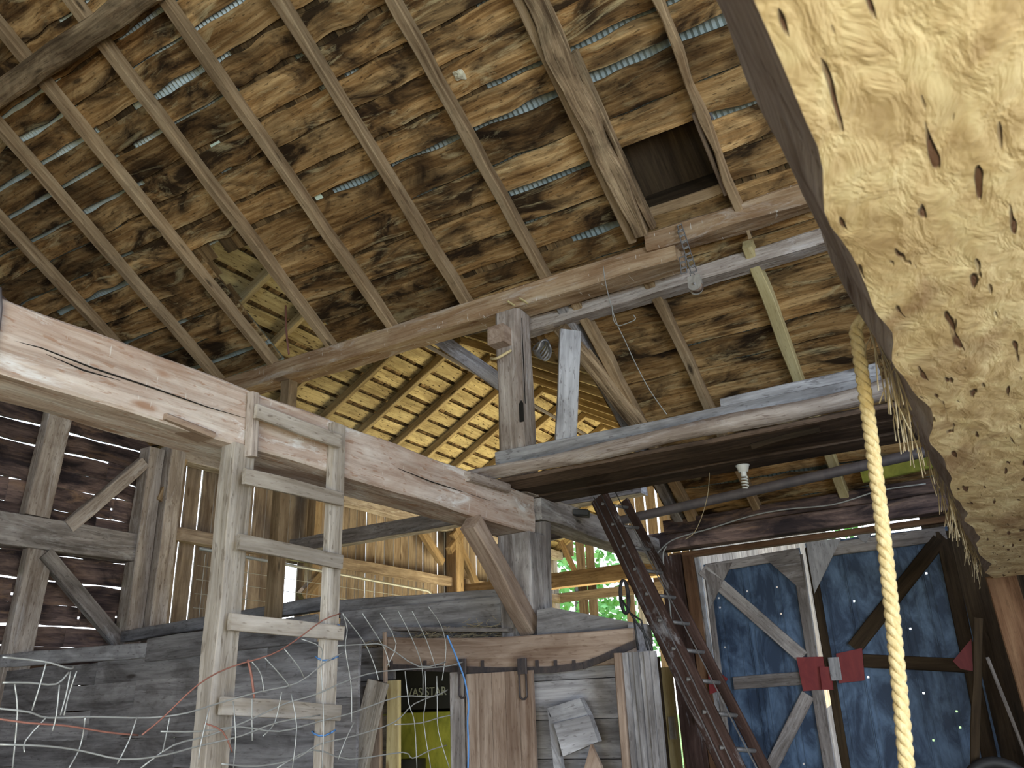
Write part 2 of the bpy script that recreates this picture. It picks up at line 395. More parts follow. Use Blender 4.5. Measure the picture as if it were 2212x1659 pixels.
# pale flashing pieces that cover small holes
for k, (px, py, s_) in enumerate(((260, 214, .05), (470, 318, .06), (566, 373, .045), (775, 474, .05), (898, 528, .035), (688, 425, .04))):
    d = RT*((px-W/2)/F) - UP*((py-H/2)/F) + FW; n_ = V((0, TS, 1)); c_ = (5.07+RD/math.cos(SL)+.03)+TS*5.6
    p = CAM+d*((c_-n_.dot(CAM))/n_.dot(d))
    o = B(p-V((s_, 0, 0))+NR*0, p+V((s_, 0, 0)), .09, .003, up=NR, seg=9, rough=0, bev=0).build('tin_flashing', 'mint')
    tag(o, ['pale tin flashing chip in the roof gap under the short upper beam', 'largest pale tin flashing chip, between the fourth and fifth rafter from the gable',
            'pale tin flashing chip beside the rafter, below the largest chip', 'pale tin flashing piece in the gap left of the rafter above the queen post',
            'small round pale tin piece showing through a knot hole above the purlin', 'narrow pale tin flashing strip in a middle roof gap'][k], 'flashing', 'pale flashing chips in the roof gaps')
# dark cover over the hatch and its frame
t = thing('roof_hatch', p_roof(-1.55, 5.19, .0), 'dark square hatch opening in the roof above the purlin', 'hatch')
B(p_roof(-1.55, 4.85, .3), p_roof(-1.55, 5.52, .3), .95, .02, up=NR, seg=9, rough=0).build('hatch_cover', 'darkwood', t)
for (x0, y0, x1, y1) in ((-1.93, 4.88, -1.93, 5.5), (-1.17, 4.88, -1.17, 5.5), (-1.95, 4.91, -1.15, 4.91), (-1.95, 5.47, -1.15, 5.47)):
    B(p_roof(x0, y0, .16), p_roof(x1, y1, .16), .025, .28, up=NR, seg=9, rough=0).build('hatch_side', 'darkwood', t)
B(p_roof(-1.93, 5.50, .02), p_roof(-1.16, 5.50, .02), .12, .03, up=NR, seg=.2, rough=.003).build('hatch_sill', 'rafter', t)
B(p_roof(-1.245, 4.92, -.02), p_roof(-1.245, 5.52, -.02), .03, .05, up=NR, seg=.1, rough=.003).build('hatch_batten', 'stallwarm', t)

# rafters of the main roof
def rafter(x, y0, y1, w, mat, label, group, depth=RD, dx=0, rough=.004, seg=.25, **k):
    off = NR*(depth/2)
    a = V((x, y0, zr(y0)))+off; b = V((x+dx, y1, zr(y1)))+off
    if depth > RD: a -= NR*(depth-RD); b -= NR*(depth-RD)
    o = B(a, b, w, depth, up=NR, seg=seg, rough=rough, bev=.008, div=2, **k).build('rafter', mat)
    return tag(o, label, 'rafter', group)
G1 = 'rafters of the main roof above the purlin'
names = {-8.05: 'brown sawn rafter nearest the gable boards at the far left', -7.12: 'second brown sawn rafter from the gable, its foot behind the big tie beam',
         -6.28: 'brown sawn rafter left of the open bay in the roof boards', -5.45: 'brown sawn rafter right of the open bay in the roof boards',
         -4.66: 'brown sawn rafter meeting the end of the short upper beam, footed midway on the purlin', -3.77: 'brown sawn rafter footed left of the queen post head',
         -2.93: 'brown sawn rafter between the queen post head and the bark-edged double rafter', -1.18: 'tan plank rafter along the right side of the roof hatch'}
for x in sorted(names):
    rafter(x, 1.8, 5.78 if x > -8 else 6.3, .085 if x != -1.18 else .05, 'rafter', names[x], G1, depth=RD if x != -1.18 else .135, wave=.006 if x != -1.18 else .02)
rafter(-2.06, 1.8, 5.55, .07, 'rafter', 'darker plain half of the doubled rafter left of the hatch', G1)
o = rafter(-1.95, 1.8, 5.50, .135, 'barkrafter', 'heavy split log rafter with cracked bark face left of the hatch', G1, depth=.17, rough=.014, seg=.12, wave=.02)
rafter(-1.86, 4.2, 5.5, .04, 'barkrafter', 'splintered pale strip beside the foot of the split log rafter', G1, depth=.10, rough=.008)
G2 = 'rafters of the main roof below the purlin'
for x, w, m_, l in ((-2.93, .10, 'grey', 'grey weathered lower rafter behind the leaning plank'), (-2.78, .09, 'rafter', 'brown lower rafter doubled beside the grey one behind the leaning plank'),
                    (-2.08, .08, 'rafter', 'tan lower rafter with a dark knot stain left of the bulb'), (-1.22, .09, 'palewood', 'pale new lower rafter at the right over the platform log')):
    rafter(x, 5.85, 8.66, w, m_, l, G2, wave=.008)

# short upper beam
tag(B((-8.9, 2.66, zr(2.66)-.08), (-4.58, 2.66, zr(2.66)-.08), .19, .19, seg=.12, rough=.012, bev=.03, div=2, up=NR).build('upper_beam', 'barkrafter'),
    'mossy waney beam under the rafters at the top left', 'beam')

# ------------------------------------------------------------------ wing roof
def wing_slope(x0, x1, name, s0=1):
    mb, ms = MB(), MB(); sgn = 1 if x1 > x0 else -1; x = x0; nrm = V((-TW if x0 < WR else TW, 0, 1)).normalized()
    while (x1-x)*sgn > .02:
        w = R.uniform(.19, .23); c = x+sgn*w*.44; ya = yv(c)+.02
        mb.beam(V((c, ya, zw(c)+RD+.03)), V((c, WG+.3, zw(c)+RD+.03)), w, .022, up=nrm, seg=.3, rough=.002, bev=0, wave=.004)
        x += sgn*(w*.875+R.uniform(.040, .060))
    struct(mb.build(name, 'wingroof'))
    x = x0
    while (x1-x)*sgn > .02:
        c = x+sgn*.08; yy = yv(c)+.05
        while yy < WG+.3:
            w = R.uniform(.07, .16)
            if zw(c) > 0: ms.beam(V((c-sgn*.09, yy, zw(c-sgn*.09)+RD+.065)), V((c+sgn*.09, yy, zw(c+sgn*.09)+RD+.060)), w-.005, .01, up=nrm, seg=9, rough=0, bev=0)
            yy += w
        x += sgn*.16
    ms.quad([V((x0-sgn*.1, yv(x0)+.02, zw(x0)+RD+.08)), V((WR, yv(WR)+.02, zw(WR)+RD+.12)), V((WR, WG+.4, zw(WR)+RD+.12)), V((x0-sgn*.1, WG+.4, zw(x0)+RD+.08))])
    struct(ms.build(name+'_shingles', 'shingle'))
wing_slope(WX-.25, WR, 'ceiling_wing')
wing_slope(WE+.25, WR, 'ceiling_wing_east')
ORD = ('nearest', 'second nearest', 'third nearest', 'fourth nearest', 'fifth nearest', 'sixth nearest', 'seventh nearest', 'eighth nearest', 'ninth nearest', 'tenth nearest', 'eleventh nearest', 'twelfth nearest', 'thirteenth nearest', 'fourteenth nearest', 'fifteenth nearest', 'sixteenth nearest', 'farthest')
nw = ne = 0
LW = 'rafters of the wing roof, west slope'; LE = 'rafters of the wing roof, east slope'
for k in range(-5, 12):
    y = 8.07+.81*k
    if y > WG: break
    x0 = WX-.1
    while yv(x0) > y-.1 and x0 < WR: x0 += .05
    if x0 < WR-.3:
        tag(B((x0, y, zw(x0)+RD/2), (WR, y, zw(WR)+RD/2), .075, RD, up=(-TW, 0, 1), seg=.5, rough=.003).build('rafter', 'wrafter'),
            ORD[nw]+' rafter of the golden wing slope, counted from the roof bay', 'rafter', LW); nw += 1
    x0 = WE+.1
    while yv(x0) > y-.1 and x0 > WR: x0 -= .05
    if x0 > WR+.3:
        tag(B((x0, y, zw(x0)+RD/2), (WR, y, zw(WR)+RD/2), .05, RD, up=(TW, 0, 1), seg=.5, rough=.003).build('rafter', 'wrafter'),
            ORD[ne]+' rafter of the dark wing slope behind the queen post', 'rafter', LE); ne += 1

# ------------------------------------------------------------------ walls
def hboards(name, mat, x, y0, y1, z0, z1, clip=None, wmin=.18, wmax=.28, gaps=(.004, .01), th=.025, wave=.01, holes=0, seg=.15):
    mb = MB(); z = z0
    while z < z1:
        w = R.uniform(wmin, wmax); a, b = y0, y1
        if clip: 
            r_ = clip(z+w)
            if r_ is None: break
            a, b = max(a, r_[0]), min(b, r_[1])
        yy = a
        while yy < b-.02:
            e = min(b, yy+R.uniform(2.2, 3.6)); e = b if b-e < .5 else e
            mb.beam((x, yy+.003, z+w/2), (x, e-.003, z+w/2+R.uniform(-.006, .006)), th, w, seg=seg, rough=.002, bev=0, tone=None)
            # wavy lower and upper edges: shift the ring heights
            yy = e
        z += w+R.uniform(*gaps)
    return struct(mb.build(name, mat))
def gclip(z):
    if z < 2.95: return (BY, 8.6)
    hi = 5.6+(5.07+.1-z)/TS; lo = BY if z < zr(BY) else 1.8-(zr(1.8)+.1-z)/TS
    return None if hi < lo+.3 else (lo, hi)
def vboards(name, mat, fixed, c, a, b, z0, z1, wmin=.16, wmax=.24, gap=(.008, .02), skip=(), th=.022, bow=0):
    """vertical boards; fixed 'x' or 'y' plane at c, running a..b along the other axis; z1 may be a function"""
    mb = MB(); s = a
    while s < b:
        w = R.uniform(wmin, wmax); m = s+w/2
        top = z1(m) if callable(z1) else z1
        zz = [(z0, top)]
        for (k0, k1, h0, h1) in skip:
            if k0 < m < k1: zz = [(p, q) for p, q in ((z0, h0), (h1, top)) if q-p > .1]
        for (p, q) in zz:
            lo = V((c, m, p)) if fixed == 'x' else V((m, c, p)); hi = V((c, m, q)) if fixed == 'x' else V((m, c, q))
            lean = V((0, R.uniform(-.012, .012), 0)) if fixed == 'x' else V((R.uniform(-.012, .012), 0, 0))
            mb.beam(lo, hi+lean, w, th, up=(1, 0, 0) if fixed == 'x' else (0, 1, 0), seg=.5, rough=.001, bev=0, wave=.004)
        s += w+R.uniform(*gap)
    return struct(mb.build(name, mat))
# gable wall, horizontal boards with gaps and knot holes
mb = MB(); z = 0.0
while z < 7.2:
    w = R.uniform(.19, .27); r_ = gclip(z+w)
    if r_ is None: break
    a, b = r_[0], min(r_[1]+.4, 6.35); yy = a
    while yy < b-.02:
        e = min(b, yy+R.uniform(2.0, 3.4)); e = b if b-e < .5 else e
        tn = R.random(); wv = R.uniform(.004, .018); cuts = [yy+.003, e-.003]
        for _ in range(R.choice((0, 1, 1, 2))):
            hy = R.uniform(yy+.2, e-.2)
            if all(abs(hy-q) > .15 for q in cuts): cuts = sorted(cuts+[hy])
        for q0, q1 in zip(cuts[:-1], cuts[1:]):
            h0, h1 = (q0 if q0 == cuts[0] else q0+.018), (q1 if q1 == cuts[-1] else q1-.018)
            mb.beam((GX-.06, h0, z+w/2), (GX-.06, h1, z+w/2), w, .025, up=(1, 0, 0), seg=.08, rough=.001, bev=0, wave=wv, freq=1.5, tone=tn)
            if h1 != q1:                                     # a knot hole between two strips
                zc = R.uniform(.3, .7)*w
                for a_, b_ in ((0, zc-.014), (zc+.014, w)): mb.beam((GX-.06, q1-.019, z+(a_+b_)/2), (GX-.06, q1+.019, z+(a_+b_)/2), b_-a_, .025, up=(1, 0, 0), seg=9, rough=0, bev=0, tone=tn)
        yy = e
    z += w+R.choice((.002, .006, .012, .024))
struct(mb.build('wall_gable', 'gable'), 'gable wall of dark horizontal boards with daylight in the gaps')
vboards('wall_west', 'wallboard', 'x', GX-.05, 6.42, WG, 0, 4.95, gap=(.014, .030), skip=((8.68, 8.86, 2.5, 3.66),))
endz = lambda x: zw(x)+.1
vboards('wall_north', 'wallboard', 'y', WG+.05, WX, WE, 0, endz, gap=(.012, .05), skip=((-8.95, -8.6, 0, 4.75), (-8.1, -7.45, 0, 4.95), (-7.2, -6.75, 0, 4.9), (-5.6, -5.3, 0, 4.9)))
vboards('wall_east', 'wallboard', 'x', WE+.15, 8.8, WG, 0, 4.9, gap=(.002, .006))
mb = MB(); mb.box((GR_+.05, 4.2, 2.4), (.06, 9.0, 4.8)); mb.box((GR_+.05, -4.3, 2.4), (.06, 1.4, 4.8)); mb.box((GR_+.05, -2.0, 4.0), (.06, 3.3, 1.6)); struct(mb.build('wall_right', 'wallboard'))
mb = MB(); mb.box((-5.3, BY-.05, 1.7), (7.6, .06, 3.4)); mb.box((4.6, BY-.05, 1.7), (3.0, .06, 3.4)); mb.box((.8, BY-.05, 3.3), (4.8, .06, .3))
struct(mb.build('wall_behind', 'wallboard'))

# gable wall framing
fx = GX+.1
def frame(a, b, w, h, name, mat, label, cat, group=None, up=(1, 0, 0), **k):
    k.setdefault('seg', .25); k.setdefault('rough', .005); k.setdefault('div', 2)
    return tag(B(a, b, w, h, up=up, **k).build(name, mat), label, cat, group)
gp = lambda px, py: at(px, py, 'x', fx+.06)
frame(V((fx, -4.9, 3.5)), V((fx, 6.1, 3.50)), .33, .2, 'gable_tie_beam', 'grey', 'grey brown heavy beam across the gable boards at the left edge', 'beam')
frame(V((fx, 4.82, 3.68)), V((fx, 4.90, 5.55)), .27, .14, 'stud', 'post', 'upper stud of the gable wall standing on its heavy beam', 'stud', 'gable studs')
frame(V((fx, 4.82, 0)), V((fx, 4.92, 3.33)), .27, .14, 'stud', 'post', 'lower stud of the gable wall below its heavy beam', 'stud', 'gable studs')
frame(gp(145, 1140), gp(310, 1000), .15, .1, 'brace', 'post', 'diagonal brace rising right from the gable beam to the corner post', 'brace')
frame(gp(95, 1195), gp(262, 1395), .16, .1, 'brace', 'grey', 'diagonal brace falling right below the gable beam', 'brace')
frame(V((fx+.02, 6.12, 0)), V((fx+.02, 6.12, 4.75)), .22, .2, 'corner_post', 'post', 'left half of the doubled corner post where the gable meets the upright boards', 'post', 'doubled corner post')
frame(V((fx+.1, 6.36, 0)), V((fx+.1, 6.36, 5.0)), .22, .22, 'corner_post', 'post', 'pegged right half of the doubled corner post, before the upright boards', 'post', 'doubled corner post')
# west wall framing
frame(V((fx, 6.47, 4.78)), V((fx, WG, 4.78)), .18, .2, 'wall_plate', 'post', 'plate along the top of the upright wing boards', 'beam')
frame(V((fx, 6.47, 3.76)), V((fx, 12.6, 3.76)), .17, .1, 'girt', 'wallboard', 'long girt nailed across the upright boards left of the wing post', 'girt', 'girts of the wing wall')
frame(V((fx, 12.85, 3.78)), V((fx, WG, 3.80)), .17, .1, 'girt', 'wallboard', 'yellow-lit girt across the upright boards right of the wing post', 'girt', 'girts of the wing wall')
frame(V((fx+.03, 12.72, 0)), V((fx+.03, 12.72, 4.8)), .24, .24, 'wing_post', 'rafter', 'post between the two lengths of wing girt', 'post')
frame(V((fx+.03, 9.0, 0)), V((fx+.03, 9.0, 4.8)), .16, .16, 'wing_post', 'rafter', 'post beside the tall bright slot seen through the ladder', 'post')
for a_, b_, l in (((345, 1085), (392, 990), 'short dark brace at the head of the corner post'), ((650, 1290), (690, 1245), 'small brace by the bright slot behind the ladder'),
                  ((905, 1140), (955, 1215), 'yellow-edged brace left of the wing post head'), ((978, 1150), (1050, 1310), 'long brown brace falling right from the wing post head'),
                  ((1000, 1150), (970, 1190), 'thin brace crossing behind the wing post head'), ((995, 1290), (1020, 1275), 'low brace at the foot of the wing post')):
    frame(at(*a_, 'x', fx+.1), at(*b_, 'x', fx+.1), .15, .1, 'brace', 'rafter', l, 'brace')
zc_ = at(735, 1163, 'y', 8.55).z
frame(V((-8.85, 8.6, zc_)), V((-3.36, 8.6, zc_+.02)), .20, .2, 'cross_beam', 'grey', 'grey beam crossing the wing just beyond the ladder, under the tie beam', 'beam', up=(0, 1, 0))
# north end framing
frame(V((WX, WG-.1, 3.82)), V((WE, WG-.1, 3.86)), .2, .12, 'girt', 'wallboard', 'girt across the bright far end of the wing', 'girt', up=(0, 1, 0))
frame(V((WX, 13.0, 3.60)), V((WE, 13.0, 3.62)), .26, .2, 'cross_beam', 'rafter', 'cross beam of the wing in front of its bright far end', 'beam', up=(0, 1, 0))
frame(V((-6.9, WG-.12, 0)), V((-6.9, WG-.12, 4.9)), .14, .12, 'stud', 'white', 'thin pale stud beside the leafy opening at the far end', 'stud', up=(0, 1, 0))
frame(at(1200, 1145, 'y', WG-.08), at(1255, 1262, 'y', WG-.08), .12, .08, 'brace', 'rafter', 'pale brace left of the leafy opening at the far end', 'brace', up=(0, 1, 0))
# wing gate hung on the wall
t = thing('tube_gate', (GX+.4, 10.4, 2.4), 'galvanised tube gate with wire mesh against the upright boards', 'gate')
gy0, gy1 = 8.95, 11.65
MB().tube([(GX+.4, gy0-2.2, 3.56), (GX+.4, gy0, 3.52), (GX+.4, gy1-.15, 3.47), (GX+.4, gy1-.03, 3.42), (GX+.4, gy1, 3.3), (GX+.4, gy1, 2.05), (GX+.4, gy0-2.2, 2.05)], .022, 8).build('gate_frame', 'wire', t, True)
mb = MB()
for k in range(14): mb.tube([(GX+.4, gy0-2.1+k*.36, 3.5), (GX+.4, gy0-2.1+k*.36, 2.3)], .004, 4)
for k in range(6): mb.tube([(GX+.4, gy0-2.2, 3.35-k*.17), (GX+.4, gy1, 3.32-k*.17)], .004, 4)
mb.build('gate_mesh', 'wire', t)
# hay track under the wing ridge
tag(MB().tube([(WR+.02, 6.2, 6.15), (WR+.02, 16.8, 6.1)], .03, 6).build('hay_track', 'pipe'), 'thin greenish hay track hanging under the golden roof', 'track')

# ------------------------------------------------------------------ tie beams, purlins, posts
TX = -3.2
t = thing('tie_beam', (TX-.16, 1.2, 2.88), 'massive pale hewn tie beam running in from the left edge', 'beam')
B((TX-.16, -4.9, 3.035), (TX-.16, 5.72, 3.035), .32, .315, seg=.11, rough=.007, bev=.012, div=4).build('beam', 'tie', t)
B((TX+.02, 4.72, 3.14), (TX+.02, 5.28, 3.16), .06, .07, seg=.1, rough=.003).build('cleat', 'post', t)
B(at(340, 905, 'x', TX-.04)+V((0, 0, 0)), at(340, 905, 'x', TX-.04)+V((0, .28, -.02)), .14, .03, seg=.1).build('mortise', 'stallwarm', t)
for pts_ in ([(0, 728), (90, 752), (200, 795), (330, 838), (450, 880), (530, 903)], [(100, 765), (180, 800), (260, 822)], [(830, 1000), (930, 1040), (1060, 1082)]):
    MB().tube([at(px, py, 'x', TX+.004) for px, py in pts_], lambda q: .0008+.0035*math.sin(math.pi*min(1, q*1.02)), 5).build('crack', 'slot', t)
mb = MB()
for k in range(3):
    yc = 1.40+k*.019; pts = []
    for a in range(17):
        th = 2*math.pi*a/16; pts.append((TX-.16+.185*max(-1, min(1, 1.35*math.cos(th))), yc+.01*math.sin(th*3+k)+R.uniform(-.004, .004), 3.035+.185*max(-1, min(1, 1.35*math.sin(th)))))
    mb.tube(pts, .009, 6)
tag(mb.build('rope_coil', 'pipe', smooth=True), 'dark rope wound round the tie beam at the left edge', 'rope')
frame(V((TX-.13, 5.85, 3.13)), V((TX-.13, 8.72, 3.12)), .26, .22, 'tie_beam', 'grey', 'grey beam carrying on from the tie beam to the door wall', 'beam', up=(0, 0, 1), seg=.12, rough=.007)
tag(B((TX+.0, 6.46, 3.18), (TX+.12, 6.50, 3.16), .13, .05, seg=.03, rough=.012).build('iron_hook', 'black'), 'black iron bracket on the grey beam under the platform', 'bracket')
tag(B((TX-.13, 5.74, 2.02), (TX-.13, 5.72, 2.875), .28, .30, up=(1, 0, 0), seg=.12, rough=.006, bev=.015, div=3).build('tie_post', 'grey'), 'thick grey post under the joint of the tie beam', 'post')
tag(B((TX-.13, 5.93, 2.02), (TX-.10, 5.95, 3.01), .12, .2, up=(1, 0, 0), seg=.12, rough=.006, bev=.015, div=2).build('post_plank', 'grey'), 'dark plank fixed behind the thick grey post', 'plank')
tag(B((TX-.02, 4.82, 2.83), (TX-.02, 5.60, 2.14), .14, .13, up=(1, 0, 0), seg=.12, rough=.005, bev=.01, div=2).build('knee_brace', 'stallwarm'), 'brown knee brace from the tie beam down to the grey post', 'brace')
# purlins
t = tag(B((-8.9, 5.72, 5.02), (-1.72, 5.72, 4.965), .26, .20, seg=.12, rough=.007, bev=.014, div=3).build('purlin', 'purlin'), 'long brown purlin carried by the queen post', 'beam')
t = tag(B((-1.95, 5.64, 5.075), (.9, 5.66, 5.06), .20, .17, seg=.1, rough=.010, bev=.02, div=3).build('purlin', 'purlin'), 'orange-brown upper purlin piece under the hatch, its cracked end by the split log', 'beam')
tag(B((-3.35, 6.02, 4.86), (.9, 6.02, 4.90), .17, .13, seg=.12, rough=.008, bev=.01, div=2).build('purlin', 'post'), 'pale grey lower purlin piece behind the others at the right', 'beam')
# queen post
t = thing('queen_post', (TX-.13, 5.73, 3.2), 'cracked grey queen post standing on the tie beam under the purlin', 'post')
B((TX-.13, 5.73, 3.2), (TX-.13, 5.73, 4.87), .27, .25, up=(1, 0, 0), seg=.1, rough=.006, bev=.035, div=2).build('post', 'post', t)
B((TX-.16, 5.47, 4.60), (TX-.16, 5.66, 4.60), .17, .17, seg=.1, rough=.002, bev=.006).build('peg_block', 'stallwarm', t)
c = at(1131, 885, 'y', 5.598); mb = MB()
mb.prism([c+V((-.045, 0, -.10)), c+V((-.005, 0, -.10)), c+V((-.005, 0, .06)), c+V((-.02, 0, .09)), c+V((-.045, 0, .06))], (0, .01, 0)); mb.build('mortise', 'slot', t)
c = at(1131, 800, 'y', 5.598); MB().prism([c+V((-.002, 0, -.3)), c+V((.002, 0, -.3)), c+V((.004, 0, .1)), c+V((.001, 0, .5)), c+V((-.002, 0, .2))], (0, .008, 0)).build('crack', 'slot', t)
mb = MB(); mb.tube([(TX-.28+.03*k, 5.57-.06*math.sin(k*.45), 4.44-.05*math.sin(k*.5)) for k in range(8)], .013, 6); mb.build('rope_loop', 'rope', t, True)
# far queen post under the purlin
tag(B((-6.16, 5.75, 0), (-6.14, 5.75, 4.90), .13, .13, up=(1, 0, 0), seg=.2, rough=.005).build('purlin_post', 'rafter'), 'slim post under the far part of the purlin, behind the tie beam', 'post')
# loose pieces by the queen post
tag(B(at(1000, 715, 'y', 5.95), at(1105, 690, 'y', 5.95), .025, .12, seg=.2, rough=.003).build('loose_board', 'grey'), 'short grey board under the purlin left of the queen post', 'board')
tag(B(at(935, 722, 'y', 6.3), at(1120, 855, 'y', 6.3), .03, .15, up=(0, .1, 1), seg=.2, rough=.003).build('collar_board', 'grey'), 'grey board slanting down behind the queen post', 'board')
tag(B(V((-3.0, 6.02, 4.80)), V((-2.75, 7.3, 4.0)), .12, .12, seg=.15, rough=.008).build('short_timber', 'barkrafter'), 'short pole with a rope knot beside the queen post', 'timber')

for k, (px, py) in enumerate(((1108, 657), (1133, 650))):
    c = at(px, py, 'y', 5.58); tag(B(c+V((-.02, -.06, .01)), c+V((.015, .03, -.015)), .016, .014, seg=1, rough=0, bev=.002).build('wooden_peg', 'palewood'), ('left' if k == 0 else 'right')+' of two pale wooden pegs in the purlin over the queen post', 'peg')
mb = MB(); c = at(1172, 745, 'y', 6.1)
for k in range(7): mb.tube([c+V((.05*math.cos(a)+.01*k-.04, .07*math.sin(a), .075*math.sin(a+.4*k)-.01*k)) for a in [q*math.pi/8 for q in range(17)]], .010, 6)
tag(mb.build('rope_knot', 'dullmetal', smooth=True), 'grey rope knot tied round the pole behind the queen post', 'rope')

# platform over the tie beams
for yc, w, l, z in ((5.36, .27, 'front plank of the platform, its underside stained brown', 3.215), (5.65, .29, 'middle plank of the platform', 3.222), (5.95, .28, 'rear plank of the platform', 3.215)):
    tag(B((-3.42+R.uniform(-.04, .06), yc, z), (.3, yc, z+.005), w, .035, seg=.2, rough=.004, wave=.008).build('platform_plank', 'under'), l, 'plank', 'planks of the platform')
pts = [(-3.62+k*.16, 5.185+.02*math.sin(k*.5), 3.275+.010*math.sin(k*.6)+.05*(k/24)**2) for k in range(25)]
tag(MB().tube(pts, lambda t_: .052+.014*t_+.005*math.sin(t_*23), 12).build('pole_log', 'post', smooth=True), 'long peeled grey log along the front edge of the platform', 'log')
tag(B(at(1073, 995, 'y', 5.42), at(1905, 832, 'y', 5.42), .045, .13, seg=.15, rough=.005, bev=.006).build('edge_plank', 'white'), 'pale plank on edge above the long log', 'plank')
tag(B(at(1562, 878, 'y', 5.50), at(1900, 805, 'y', 5.50), .12, .09, seg=.08, rough=.010, bev=.01, div=2).build('short_plank', 'white'), 'short split pale timber lying on the right part of the platform', 'plank')
o = tag(B(at(1222, 962, 'y', 5.52), at(1232, 715, 'y', 5.52), .05, .17, up=(-.75, -.66, 0), seg=.1, rough=.003, bev=.004, div=2).build('leaning_plank', 'white'), 'upright grey plank standing on the platform right of the queen post', 'plank')
tag(B(at(1640, 965, 'y', 5.3)-V((.05, 0, 0)), at(1770, 925, 'y', 5.3), .05, .05, seg=.04, rough=.02).build('torn_bark', 'darkwood'), 'torn strip of dark bark hanging under the long log', 'bark')

# ------------------------------------------------------------------ door wall (eave side)
frame(V((-3.35, DY-.05, 3.20)), V((3.3, DY-.05, 3.27)), .20, .2, 'wall_plate', 'gable', 'dark plate beam over the big doors', 'beam', up=(0, 1, 0))
frame(V((-3.1, DY-.22, 3.33)), V((3.3, DY-.22, 3.42)), .05, .14, 'eave_board', 'gable', 'long split board lying along the plate over the doors', 'board', up=(0, 0, 1), wave=.012)
tag(B((-1.0, 8.2, 3.5), (.2, 8.2, 3.56), .05, .12, seg=.2, rough=.006).build('loose_board', 'green'), 'yellow-green board tucked at the eave right of the rope', 'board')
struct(B((-3.15, DY+.03, 3.05), (3.2, DY+.03, 3.12), .06, .1, seg=.4, rough=.003, up=(0, 1, 0)).build('trim_1', 'brown'))
frame(V((-3.05, DY+.02, 0)), V((-3.13, DY+.02, 3.05)), .24, .2, 'door_post', 'oldred', 'dark post at the left of the big doors', 'post', 'posts at the left of the big doors', up=(0, 1, 0))
frame(V((-2.86, DY-.02, 0)), V((-2.93, DY-.02, 3.02)), .13, .12, 'door_post', 'brown', 'red-brown post beside the left door leaf', 'post', 'posts at the left of the big doors', up=(0, 1, 0))
mb = MB(); mb.beam((-2.77, DY-.04, 0), (-2.84, DY-.04, 3.0), .05, .04, up=(0, 1, 0), seg=.1, wave=.012); struct(mb.build('trim_2', 'white'))
# wall right of the doors
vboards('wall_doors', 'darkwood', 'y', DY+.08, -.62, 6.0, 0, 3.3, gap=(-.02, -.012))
def leaf(name, x0, x1, zt0, zt1, y, flip):
    """sheet metal door leaf with real nail holes"""
    mb = MB(); w = x1-x0; holes = []
    cols = [x0+w*k for k in ((.12, .42, .72, .93) if not flip else (.28, .62, .80))]
    zs_ = [R.uniform(.3, 2.8) for _ in range(40)]; zi = 0
    xs = [x0]; hs = .0085
    for c in cols: xs += [c-hs, c+hs]
    xs.append(x1)
    for i in range(len(xs)-1):
        a, b = xs[i], xs[i+1]; hole_col = i % 2 == 1
        zl = [0.0]
        if hole_col:
            q = sorted(zs_[zi:zi+5]); zi += 5
            for z in q:
                if z-zl[-1] > .08: zl += [z-hs, z+hs]
        zl.append(None)
        def top(x): return zt0+(zt1-zt0)*(x-x0)/w
        for j in range(len(zl)-1):
            if hole_col and j % 2 == 1: continue
            z0 = zl[j]; z1a = zl[j+1] if zl[j+1] is not None else top(a); z1b = zl[j+1] if zl[j+1] is not None else top(b)
            mb.quad([V((a, y, z0)), V((b, y, z0)), V((b, y, z1b)), V((a, y, z1a))])
    # standing ribs
    for c in cols:
        for dx in (-.035, -.02, .03): mb.beam((c+dx, y-.006, 0), (c+dx, y-.006, zt0-.02), .007, .012, up=(0, 1, 0), seg=9, rough=0, bev=0)
    for k in range(5):
        c = x0+w*(k+.5)/5; mb.beam((c, y-.004, 0), (c, y-.004, zt0-.05), .02, .008, up=(0, 1, 0), seg=9, rough=0, bev=0)
    o = struct(mb.build(name, 'doormetal')); return o
dl = leaf('door_1', -2.78, -1.76, 2.92, 2.975, DY-.03, False)
dr = leaf('door_2', -1.69, -.40, 3.00, 3.00, DY-.09, True)
def dpart(par, name, mat, a, b, w, h, **k):
    k.setdefault('seg', .3); k.setdefault('rough', .003)
    return B(a, b, w, h, up=(0, 1, 0), **k).build(name, mat, par)
yb = DY-.07; dp = lambda px, py, y=yb: at(px, py, 'y', y)
dpart(dl, 'top_rail', 'grey', (-2.74, yb, 2.87), (-1.8, yb, 2.92), .10, .03)
dpart(dl, 'middle_rail', 'grey', (-2.6, yb, 1.72), (-1.80, yb, 1.74), .12, .035)
dpart(dl, 'brace', 'grey', dp(1518, 1230), dp(1735, 1420), .13, .035)
dpart(dl, 'brace', 'grey', dp(1745, 1500), dp(1640, 1659)-V((0.1, 0, .3)), .12, .035)
dpart(dl, 'stile', 'grey', (-1.82, yb, 0), (-1.79, yb, 2.9), .11, .03)
dpart(dl, 'stile', 'grey', (-2.74, yb, 0), (-2.74, yb, 2.85), .06, .03)
MB().prism([(-2.75, yb-.02, 2.9), (-2.75, yb-.02, 2.45), (-2.45, yb-.02, 2.9)], (0, .02, 0)).build('gusset', 'grey', dl)
MB().prism([(-2.15, yb-.02, 2.95), (-1.76, yb-.02, 2.96), (-1.76, yb-.02, 2.55), (-1.84, yb-.02, 2.6)], (0, .02, 0)).build('gusset', 'grey', dl)
y2 = yb-.06
MB().prism([dp(1720, 1420, y2), dp(1792, 1418, y2), dp(1798, 1488, y2), dp(1735, 1493, y2)], (0, .012, 0)).build('latch_plate', 'red', dl)['label'] = 'red square plate'
